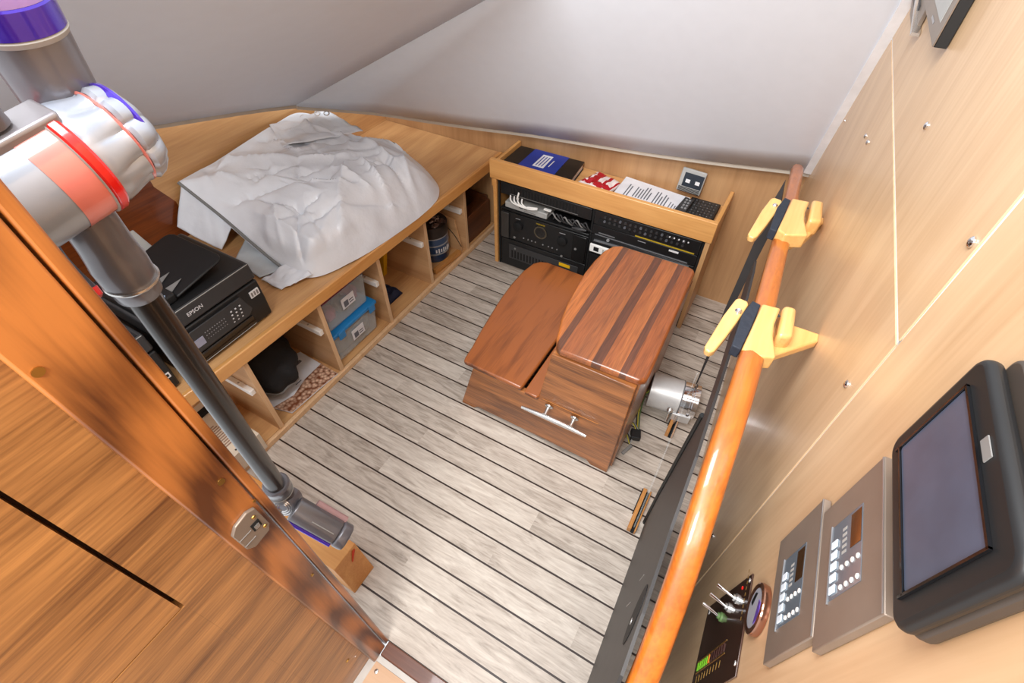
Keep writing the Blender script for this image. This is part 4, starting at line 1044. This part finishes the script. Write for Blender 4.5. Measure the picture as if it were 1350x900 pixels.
fitting(.715, 1.034, .047, 1.0, 'pale wooden rail bracket nearer the camera, beside the large wall panel seam', 'pale wooden turn button on the nearer rail bracket')
fitting(1.215, .960, .040, 1.22, 'pale wooden rail bracket nearer the ceiling end of the handrail', 'pale wooden turn button on the far rail bracket')

# ================================================================== ON THE RIGHT WALL
def wbox(bm, y0, y1, z0, z1, d0, d1):
    """box on the wall between distances d0 and d1 in front of it"""
    prism(bm, [wp(y0, z0, d0), wp(y1, z0, d0), wp(y1, z1, d0), wp(y0, z1, d0)], -WN * (d1 - d0)); return bm
def wpoly(bm, pts, d0, d1):
    prism(bm, [wp(y, z, d0) for y, z in pts], -WN * (d1 - d0)); return bm
def rrect(y0, y1, z0, z1, r, n=6):
    out = []
    for (cy, cz, a0) in ((y1 - r, z1 - r, 0), (y0 + r, z1 - r, 90), (y0 + r, z0 + r, 180), (y1 - r, z0 + r, 270)):
        for k in range(n + 1):
            q = math.radians(a0 + 90 * k / n); out.append((cy + r * math.cos(q), cz + r * math.sin(q)))
    return out
tb = thing('chartplotter', 'chunky black rounded touchscreen plotter on the right wall', 'screen', wp(.275, 1.30, .01))
bm = B(); wpoly(bm, rrect(.196, .345, 1.292, 1.423, .012), .001, .012); obj('back_case', bm, mat('case_grey', (66, 58, 52), .4), tb, bevel=.003)
bm = B(); wpoly(bm, rrect(.194, .352, 1.295, 1.412, .014), .0125, .024); fc = obj('front_case', bm, BLK, tb, bevel=.005, seg=3)
bm = B(); wpoly(bm, rrect(.215, .333, 1.3140, 1.3905, .003), .0242, .0250); obj('screen', bm, SCREEN, tb)
bm = B(); wbox(bm, .213, .335, 1.3115, 1.3135, .0242, .0262); wbox(bm, .213, .335, 1.391, 1.393, .0242, .0262); wbox(bm, .2125, .2145, 1.3075, 1.393, .0242, .0262); wbox(bm, .3335, .3355, 1.3075, 1.393, .0242, .0262); obj('screen_rim', bm, BLKG, tb)
bm = B(); wbox(bm, .268, .284, 1.396, 1.403, .0242, .0250)
obj('logo_badge', bm, GREYP, tb, label='small grey badge')
for i in range(6):
    bm = B(); c = wp(.264 + i * .0095, 1.2905, .008); lathe(bm, [(0, .0016), (.001, .0012)], c, (0, 0, -1), 8); obj('status_lamp', bm, TEXTG, tb)
bm = B(); 
for i in range(5): wbox(bm, .30 + i * .008, .304 + i * .008, 1.4255, 1.428, .003, .010)
obj('side_ribs', bm, BLK2, tb)
bm = B(); wbox(bm, .225, .262, 1.4252, 1.427, .003, .010); obj('side_badge', bm, GREYL, tb)

def control(name_label, y0, y1, z0, z1, wy0, wy1, wz0, wz1):
    t = thing('control_panel', name_label, 'control panel', wp((y0 + y1) / 2, z0, .005), 'brushed metal control panels')
    bm = B(); wbox(bm, y0, y1, z0, z1, .0005, .0085); obj('bezel', bm, STEELB, t, bevel=.0012)
    bm = B(); wbox(bm, y0 + .001, y1 - .001, z1 - .0022, z1 - .0006, .0087, .0092); obj('bright_edge', bm, SILLN, t)
    bm = B(); wbox(bm, wy0, wy1, wz0, wz1, .0086, .0090); f = obj('key_window', bm, DISPG, t)
    bm = B(); wbox(bm, wy0 - .002, wy1 + .002, wz0 - .0025, wz0 - .0008, .0086, .0100); obj('window_sill', bm, SILLN, t)
    H_ = wz1 - wz0; W_ = wy1 - wy0
    for i in range(5):
        bm = B(); yy = wy0 + W_ * (.06 + .15 * i); wbox(bm, yy, yy + W_ * .10, wz0 + H_ * .04, wz0 + H_ * .24, .0091, .0105); obj('soft_key', bm, KEYW, f, bevel=.0006)
    bm = B(); wbox(bm, wy0 + W_ * .50, wy1 - W_ * .05, wz0 + H_ * .66, wz1 - H_ * .02, .0091, .0094); obj('small_screen', bm, mat('scr_%d' % int(z0 * 100), (66, 44, 26), .1, coat=1), f)
    bm = B()
    for j in range(2):
        for i in range(4):
            c = wp(wy0 + W_ * (.08 + .25 * j), wz0 + H_ * (.40 + .17 * i), .0091); lathe(bm, [(0, H_ * .045), (.001, H_ * .035)], c, -WN, 10)
    obj('round_keys', bm, WHITEP, f)
    bm = B()
    for i in range(5): wbox(bm, wy0 + W_ * .50 + i * .006, wy0 + W_ * .50 + i * .006 + .003, wz0 + H_ * .38, wz0 + H_ * .52, .0091, .0093)
    obj('key_print', bm, GREYL, f)
    return t
control('brushed metal keypad panel next to the round gauge', .240, .392, 1.010, 1.1335, .271, .353, 1.039, 1.098)
control('brushed metal keypad panel next to the big black plotter', .226, .372, 1.1355, 1.256, .264, .340, 1.163, 1.221)

sp_ = thing('switch_panel', 'dark brown glossy plate with three toggle switches and coloured light bar', 'switch panel', wp(.35, .66, .002))
bm = B(); wpoly(bm, [(.293, .651), (.415, .659), (.394, .892), (.252, .893)], .0005, .003); 
bm.free(); bm = B(); wpoly(bm, [(.250, .655), (.414, .657), (.414, .662), (.394, .892), (.252, .893)], .0005, .003)
obj('plate', bm, PLATE, sp_, bevel=.0006)
for (y, z, m) in ((.365, .765, GREENW), (.370, .800, STEEL), (.372, .838, STEEL)):
    c = wp(y, z, .003)
    bm = B(); lathe(bm, [(0, .0075), (.003, .0075), (.004, .005), (.007, .005)], c, -WN, 14); sw = obj('switch_collar', bm, m, sp_, smooth=True)
    bm = B(); cyl(bm, c - WN * .006, c - WN * .030 + V((0, .010, -.006)), .0018, .003, 10); obj('toggle', bm, CHROME, sw, smooth=True)
for i in range(12):
    m = LEDG if i < 5 else LEDO if i < 6 else LEDD
    z = .672 + i * .0125
    bm = B(); wbox(bm, .300, .312, z, z + .007, .0031, .0040); obj('light_segment', bm, m, sp_)
bm = B(); wbox(bm, .296, .2975, .668, .822, .0031, .0036); wbox(bm, .3145, .316, .668, .822, .0031, .0036); obj('light_frame', bm, BRASS, sp_)
bm = B()
for i in range(9): wbox(bm, .280, .290, .680 + i * .0155, .682 + i * .0155, .0031, .0034)
for i in range(9): wbox(bm, .33 + i * .009, .335 + i * .009, .872, .874, .0031, .0034)
obj('print_marks', bm, BRASS, sp_)
bm = B(); lathe(bm, [(0, .003), (.001, .002)], wp(.385, .853, .003), -WN, 10); obj('red_lamp', bm, VRED, sp_)
for (y, z) in ((.386, .884), (.270, .884), (.40, .672)):
    bm = B(); lathe(bm, [(0, .0035), (.0012, .003)], wp(y, z, .003), -WN, 12); obj('screw', bm, STEEL, sp_)
gg = thing('round_gauge', 'round chrome and bronze rimmed gauge between switch plate and keypad panel', 'gauge', wp(.325, .90, .002))
c = wp(.322, .950, .0005)
bm = B(); lathe(bm, [(0, .033), (.006, .034), (.009, .033), (.0105, .030), (.0096, .0262)], c, -WN, 40, caps=False); obj('rim', bm, mat('bronze_rim', (168, 122, 100), .12, metal=.9), gg, smooth=True)
bm = B(); cyl(bm, c - WN * .0005, c - WN * .0085, .0262, seg=36); fg = obj('face', bm, GAUGE, gg)
bm = B(); wpoly(bm, [(.300, .954), (.328, .966), (.322, .972), (.304, .970)], .0092, .0098); obj('purple_sector', bm, GAUGEP, fg)
bm = B(); wpoly(bm, [(.334, .935), (.343, .948), (.340, .956), (.328, .940)], .0092, .0098); obj('dark_sector', bm, BLKG, fg)

SG = 'chrome dome screws in the right wall'
for (y, z, lab) in ((.907, 1.345, 'chrome dome screw high on the wall right of the upright seam'), (1.320, 1.158, 'upper screw of the close pair near the liner'), (1.262, 1.169, 'lower screw of the close pair near the liner'), (.538, 1.385, 'chrome dome screw under the right end of the level seam'), (.560, 1.150, 'chrome dome screw on the lower panel above the keypads'), (.618, .53, 'chrome dome screw low on the wall beside the handrail'), (1.765, 1.018, 'tiny screw highest up by the liner trim')):
    bm = B(); r = .0055 if z != 1.018 else .0035
    lathe(bm, [(0, r), (.0015, r), (.003, r * .7), (.0038, r * .2)], wp(y, z, .0003), -WN, 16)
    o = obj('wall_screw', bm, CHROME, smooth=True); tag(o, lab, 'screw', SG); recentre(o)
bm = B(); lathe(bm, [(0, .0065), (.0015, .006), (.003, .003)], (-.462, .058, .0018), (0, 0, 1), 16); o = obj('hatch_screw', bm, STEEL, smooth=True); tag(o, 'steel screw in the pink-brown hatch board by the sill', 'screw'); recentre(o)
bm = B(); lathe(bm, [(0, .0055), (.0012, .005), (.002, .002)], (-.4998, .034, .15), (1, 0, 0), 14); o = obj('panel_screw', bm, BRASS, smooth=True); tag(o, 'brass screw near the foot of the teak panel', 'screw'); recentre(o)

# devices at the top right
pd = thing('wall_display', 'black-edged grey display unit cut off by the top right edge', 'display', wp(1.15, 1.41, .01))
bm = B(); wpoly(bm, [(1.045, 1.405), (1.32, 1.405), (1.32, 1.56), (1.045, 1.56)], .001, .018); obj('case', bm, BLK, pd, bevel=.001)
bm = B(); wpoly(bm, [(1.043, 1.406), (1.318, 1.406), (1.318, 1.558), (1.043, 1.558)], .0182, .0205); obj('face', bm, STEELB, pd, bevel=.0008)
bm = B(); wpoly(bm, [(1.075, 1.430), (1.29, 1.430), (1.29, 1.54), (1.075, 1.54)], .0207, .0212); obj('screen', bm, GREYL, pd)
bm = B(); wpoly(bm, [(1.125, 1.416), (1.165, 1.416), (1.165, 1.420), (1.125, 1.420)], .0207, .0212); obj('maker_mark', bm, SILLN, pd)
sd_ = thing('wall_instrument', 'narrow metal instrument beside the black-edged display at the top edge', 'instrument', wp(1.40, 1.36, .01))
bm = B(); wpoly(bm, [(1.345, 1.345), (1.50, 1.345), (1.60, 1.36), (1.60, 1.392), (1.345, 1.392)], .001, .008); obj('plate', bm, STEELB, sd_, bevel=.001)
bm = B(); wpoly(bm, [(1.315, 1.352), (1.60, 1.398), (1.60, 1.404), (1.315, 1.358)], .001, .016); obj('bright_bar', bm, STEEL, sd_)
bm = B(); wpoly(bm, [(1.39, 1.362), (1.58, 1.366), (1.58, 1.388), (1.42, 1.380)], .0082, .011); obj('dark_knob', bm, BLK2, sd_)

# ================================================================== BEAM AND VACUUM
bm = B(); prism(bm, [(-1.268, .183, .0005), (-.652, .183, .0005), (-.687, .183, .150), (-1.268, .183, .150)], (0, .089, 0))
bmm = thing('timber_beam', 'pale squared timber block on the floor with a red pencil mark', 'timber', (-.95, .228, 0))
obj('beam', bm, PINE, bmm, bevel=.002)
bm = B(); prism(bm, [(-.6835, .252, .142), (-.6825, .262, .138), (-.6755, .236, .108), (-.6760, .233, .110)], (.0012, 0, .0002)); obj('red_mark', bm, REDINK, bmm)

P1 = V((-.667, .189, 1.217)); P2 = V((-.743, .207, .572)); W_ = (P1 - P2).normalized()
vc = thing('cordless_vacuum', 'silver, red and purple cordless stick vacuum hanging behind the door post', 'vacuum cleaner', (-.70, .2, .42))
bm = B(); sec = [(math.copysign(abs(math.cos(q)) ** .8, math.cos(q)) * .022, math.copysign(abs(math.sin(q)) ** .8, math.sin(q)) * .0195) for q in [2 * PI * k / 24 for k in range(24)]]
tube(bm, [P2 - W_ * .01, P1 + W_ * .03], 1, rect=sec, up=V((.6, 1, 0))); wd = obj('wand', bm, WANDM, vc, smooth=True)
bm = B(); cA = V((.5, -.86, 0)); cA = (cA - W_ * cA.dot(W_)).normalized(); tube(bm, [P2 + cA * .0195, P1 + cA * .0195], .003, 8); obj('wand_rib', bm, BLK, wd, smooth=True)
# collar and neck at the top of the wand
bm = B(); lathe(bm, [(-.004, .024), (0, .0275), (.022, .029), (.024, .031), (.055, .0315), (.058, .0305), (.085, .0285), (.115, .0275), (.135, .025)], P1 - V((.003, 0, 0)), W_, 36); obj('upper_collar', bm, VGREY, vc, smooth=True)
bm = B(); lathe(bm, [(.0222, .0312), (.0245, .0325), (.027, .0318)], P1, W_, 36); obj('collar_ring', bm, STEEL, vc, smooth=True)
bm = B(); obx(bm, P1 + W_ * .01 - cA * .0 + V((-.034, .0, 0)), V((1, 0, 0)), V((0, 1, 0)), W_, .004, .010, .030); obj('release_catch', bm, VGREY, vc, bevel=.002)
BD = (V((.0032, .9996, .0275)) + W_ * .12).normalized()
RC = V((-.637, .200, 1.400))
# dust bin, red ring, cyclones
bm = B(); lathe(bm, [(-.150, .050), (-.145, .053), (-.03, .0535), (0, .054)], RC, BD, 56); obj('dust_bin', bm, VCLR, vc, smooth=True)
bm = B(); lathe(bm, [(-.036, .0542), (-.002, .0548)], RC, BD, 56, caps=False); obj('inner_red_shroud', bm, VREDT, vc, smooth=True)
bm = B(); lathe(bm, [(-.003, .0552), (-.001, .0575), (.006, .0575), (.009, .0550)], RC, BD, 56); obj('red_ring', bm, VRED, vc, smooth=True)
bm = B(); lathe(bm, [(-.0050, .0553), (-.0035, .0572), (-.0030, .0553)], RC, BD, 56); obj('pale_rim', bm, GREYL, vc, smooth=True)
def lobe(t, th):
    k = max(0, min(1, (t - .012) * 40)); return 1 + (.10 * (abs(math.cos(5 * th)) ** .55) - .07) * k
bm = B(); lathe(bm, [(.0092, .052), (.014, .054), (.022, .0525), (.032, .050), (.044, .0480), (.047, .0490)], RC, BD, 154, lobe); obj('cyclone_cones', bm, VSIL, vc, smooth=True)
bm = B(); lathe(bm, [(.0472, .0485), (.049, .0505), (.0505, .0485)], RC, BD, 56); obj('pink_seam', bm, VREDT, vc, smooth=True)
bm = B(); lathe(bm, [(.0508, .047), (.055, .050), (.064, .048), (.074, .041), (.080, .028)], RC, BD, 154, lambda t, th: 1 + .14 * (abs(math.cos(5 * th + .3)) ** .5) - .09); obj('cyclone_caps', bm, VSIL, vc, smooth=True)
bm = B(); lathe(bm, [(.062, .040), (.066, .0435), (.069, .0425), (.070, .030)], RC + W_ * .007, BD, 40); obj('lilac_rim', bm, VPUR, vc, smooth=True)
# motor body rising parallel to the wand
MA = V((-.690, .243, 1.390)); MD = W_.copy()
bm = B(); lathe(bm, [(-.012, .030), (-.006, .0325), (.004, .034), (.112, .037), (.114, .0365)], MA, MD, 48); obj('motor_housing', bm, VGREY, vc, smooth=True)
bm = B(); lathe(bm, [(.1142, .0375), (.116, .0385), (.119, .0395), (.121, .038)], MA, MD, 48); obj('grey_rim', bm, GREYL, vc, smooth=True)
bm = B(); lathe(bm, [(.1212, .0390), (.144, .0395), (.146, .038)], MA, MD, 48); obj('purple_filter', bm, VPUR, vc, smooth=True)
bm = B(); lathe(bm, [(.1462, .0380), (.185, .0385), (.200, .033)], MA, MD, 48); obj('lilac_filter_cover', bm, VLIL, vc, smooth=True)
bm = B(); obx(bm, MA + V((.024, .028, .012)), MD, V((.7, .7, 0)).normalized(), MD.cross(V((.7, .7, 0))).normalized(), .009, .004, .004); obj('red_catch', bm, VRED, vc, bevel=.001)
# shoulder bar above the bin, trigger and handle
SH = RC + W_ * .050 - BD * .035
sx = BD.cross(W_).normalized()
bm = B(); obx(bm, SH - BD * .020, BD, W_, sx, .062, .009, .021); obj('shoulder_bar', bm, mat('shoulder_grey', (150, 146, 150), .3, metal=.4, coat=.4), vc, bevel=.004, seg=3)
bm = B(); obx(bm, SH - BD * .06 + W_ * .030, BD, W_, sx, .028, .005, .008); obj('trigger', bm, VRED, vc, bevel=.002, label='red trigger')
bm = B(); tube(bm, spline([SH - BD * .004 + W_ * .012, SH - BD * .010 + W_ * .045, SH - BD * .035 + W_ * .058, SH - BD * .08 + W_ * .056, SH - BD * .12 + W_ * .02], 6), .014, 16); obj('handle', bm, VGREY, vc, smooth=True)
# cleaner head
bm = B(); lathe(bm, [(-.065, .020), (-.060, .026), (-.030, .0275), (-.028, .029), (.008, .030), (.012, .0265)], P2, W_, 32); obj('lower_collar', bm, VGREY, vc, smooth=True)
bm = B(); lathe(bm, [(-.0292, .0292), (-.0275, .0302), (-.026, .0296)], P2, W_, 32); obj('collar_ring', bm, GREYL, vc, smooth=True)
HX = V((.135, .030, -.110)).normalized(); HY = V((-.10, 1, .1)); HY = (HY - HX * HX.dot(HY)).normalized(); HZ = HX.cross(HY).normalized()
if HZ.z < 0: HZ = -HZ
HC = V((-.646, .214, .456))
pv = P2 - W_ * .075
bm = B(); lathe(bm, [(-.024, .024), (-.022, .027), (.020, .027), (.022, .024)], pv + V((.012, -.004, 0)), (.35, -.75, .35), 32); sv = obj('swivel_joint', bm, VGREY, vc, smooth=True)
for r in (.0235, .018, .0125):
    bm = B(); lathe(bm, [(.0222, r), (.0240, r - .0012), (.0222, r - .0030)], pv + V((.012, -.004, 0)), (.35, -.75, .35), 28, caps=False); obj('spiral_ring', bm, STEEL, sv, smooth=True)
bm = B()
hs = [(-.030, -.014), (-.030, .006), (-.020, .016), (0, .019), (.020, .014), (.030, .0), (.030, -.014)]
prism(bm, [HC - HX * .080 + HY * a + HZ * b for a, b in hs], HX * .122); obj('head_shell', bm, mat('head_grey', (112, 110, 114), .3, metal=.3, coat=.5), vc, bevel=.004, seg=3)
bm = B(); prism(bm, [HC + HX * .0425 + HY * a * 1.08 + HZ * b * 1.1 for a, b in hs], HX * .028); obj('end_cap', bm, VGREY, vc, bevel=.006, seg=3)
bm = B(); tube(bm, [HC - HX * .078 - HY * .032 - HZ * .010, HC + HX * .042 - HY * .032 - HZ * .010], .0055, 12); obj('purple_strip', bm, VPUR, vc, smooth=True)
bm = B(); tube(bm, [HC - HX * .04 + HY * .034 - HZ * .004, HC + HX * .045 + HY * .034 - HZ * .004], .009, 14); obj('brush_roller', bm, mat('dusty_pink', (176, 140, 140), .5), vc, smooth=True)
bm = B(); tube(bm, [HC - HX * .03 - HY * .01 + HZ * .0195, HC + HX * .03 - HY * .01 + HZ * .0195], .0012, 8); obj('shell_line', bm, GREYL, vc)
# dock on the back of the teak bulkhead
dk = thing('charging_dock', 'dark grey charging dock with a red tab behind the door post', 'dock', (-.60, .1, 1.2))
bm = B(); bx(bm, -.548, -.522, .0, .07, 1.10, 1.34); obj('wall_plate', bm, BLK2, dk, bevel=.004)
bm = B(); obx(bm, (-.640, .086, 1.30), V((1, 0, 0)), V((0, 1, 0)), V((0, 0, 1)), .095, .012, .016); obj('arm', bm, BLK2, dk, bevel=.003)
bm = B(); a = V((-.786, .171, 1.275)); b_ = V((-.752, .164, 1.205)); tube(bm, [V((-.735, .10, 1.31)), a, b_], .009, 10); obj('hanger', bm, mat('dock_bar', (84, 84, 90), .4), dk, smooth=True)
bm = B(); lathe(bm, [(0, .010), (.012, .010), (.016, .006)], b_, (b_ - a), 14); obj('red_tab', bm, VRED, dk, smooth=True, label='red tip')

# ================================================================== LIGHT AND CAMERA
w = bpy.data.worlds.new('World'); sc.world = w; w.use_nodes = True
w.node_tree.nodes['Background'].inputs[0].default_value = (.93, .965, 1, 1); w.node_tree.nodes['Background'].inputs[1].default_value = 1.28
def area(name, loc, tgt, sx, sy, e, col=(.97, .985, 1)):
    l = bpy.data.lights.new(name, 'AREA'); l.shape = 'RECTANGLE'; l.size = sx; l.size_y = sy; l.energy = e; l.color = col
    o = bpy.data.objects.new(name, l); C.objects.link(o); o.location = loc
    o.rotation_euler = (V(tgt) - V(loc)).to_track_quat('-Z', 'Y').to_euler(); return o
area('hatch_daylight', (-.55, .10, 2.75), (-.65, 1.0, .2), .9, .7, 44)
area('bounced_flash', (-.15, -.75, 2.45), (-.6, 1.2, .6), .5, .5, 44, (1, .985, .96))  # stands for the camera's bounced flash, not a fitted lamp

cam = bpy.data.cameras.new('camera'); co = bpy.data.objects.new('camera', cam); C.objects.link(co); sc.camera = co
YAW, PIT, ROL, FPX = -0.51676667, 0.82458074, 0.00535395, 665.41314
f = V((math.sin(YAW) * math.cos(PIT), math.cos(YAW) * math.cos(PIT), -math.sin(PIT))); r = V((math.cos(YAW), -math.sin(YAW), 0)); u = r.cross(f)
r2 = r * math.cos(ROL) + u * math.sin(ROL); u2 = r2.cross(f)
M = Matrix((r2, u2, -f)).transposed().to_4x4(); M.translation = V((0, 0, 1.66)); co.matrix_world = M
cam.sensor_fit = 'HORIZONTAL'; cam.sensor_width = 36; cam.lens = FPX / 1350 * 36; cam.clip_start = .01
sc.view_settings.view_transform = 'Standard'; sc.view_settings.look = 'None'; sc.view_settings.gamma = 1; sc.view_settings.exposure = 0
sc.view_settings.use_curve_mapping = False
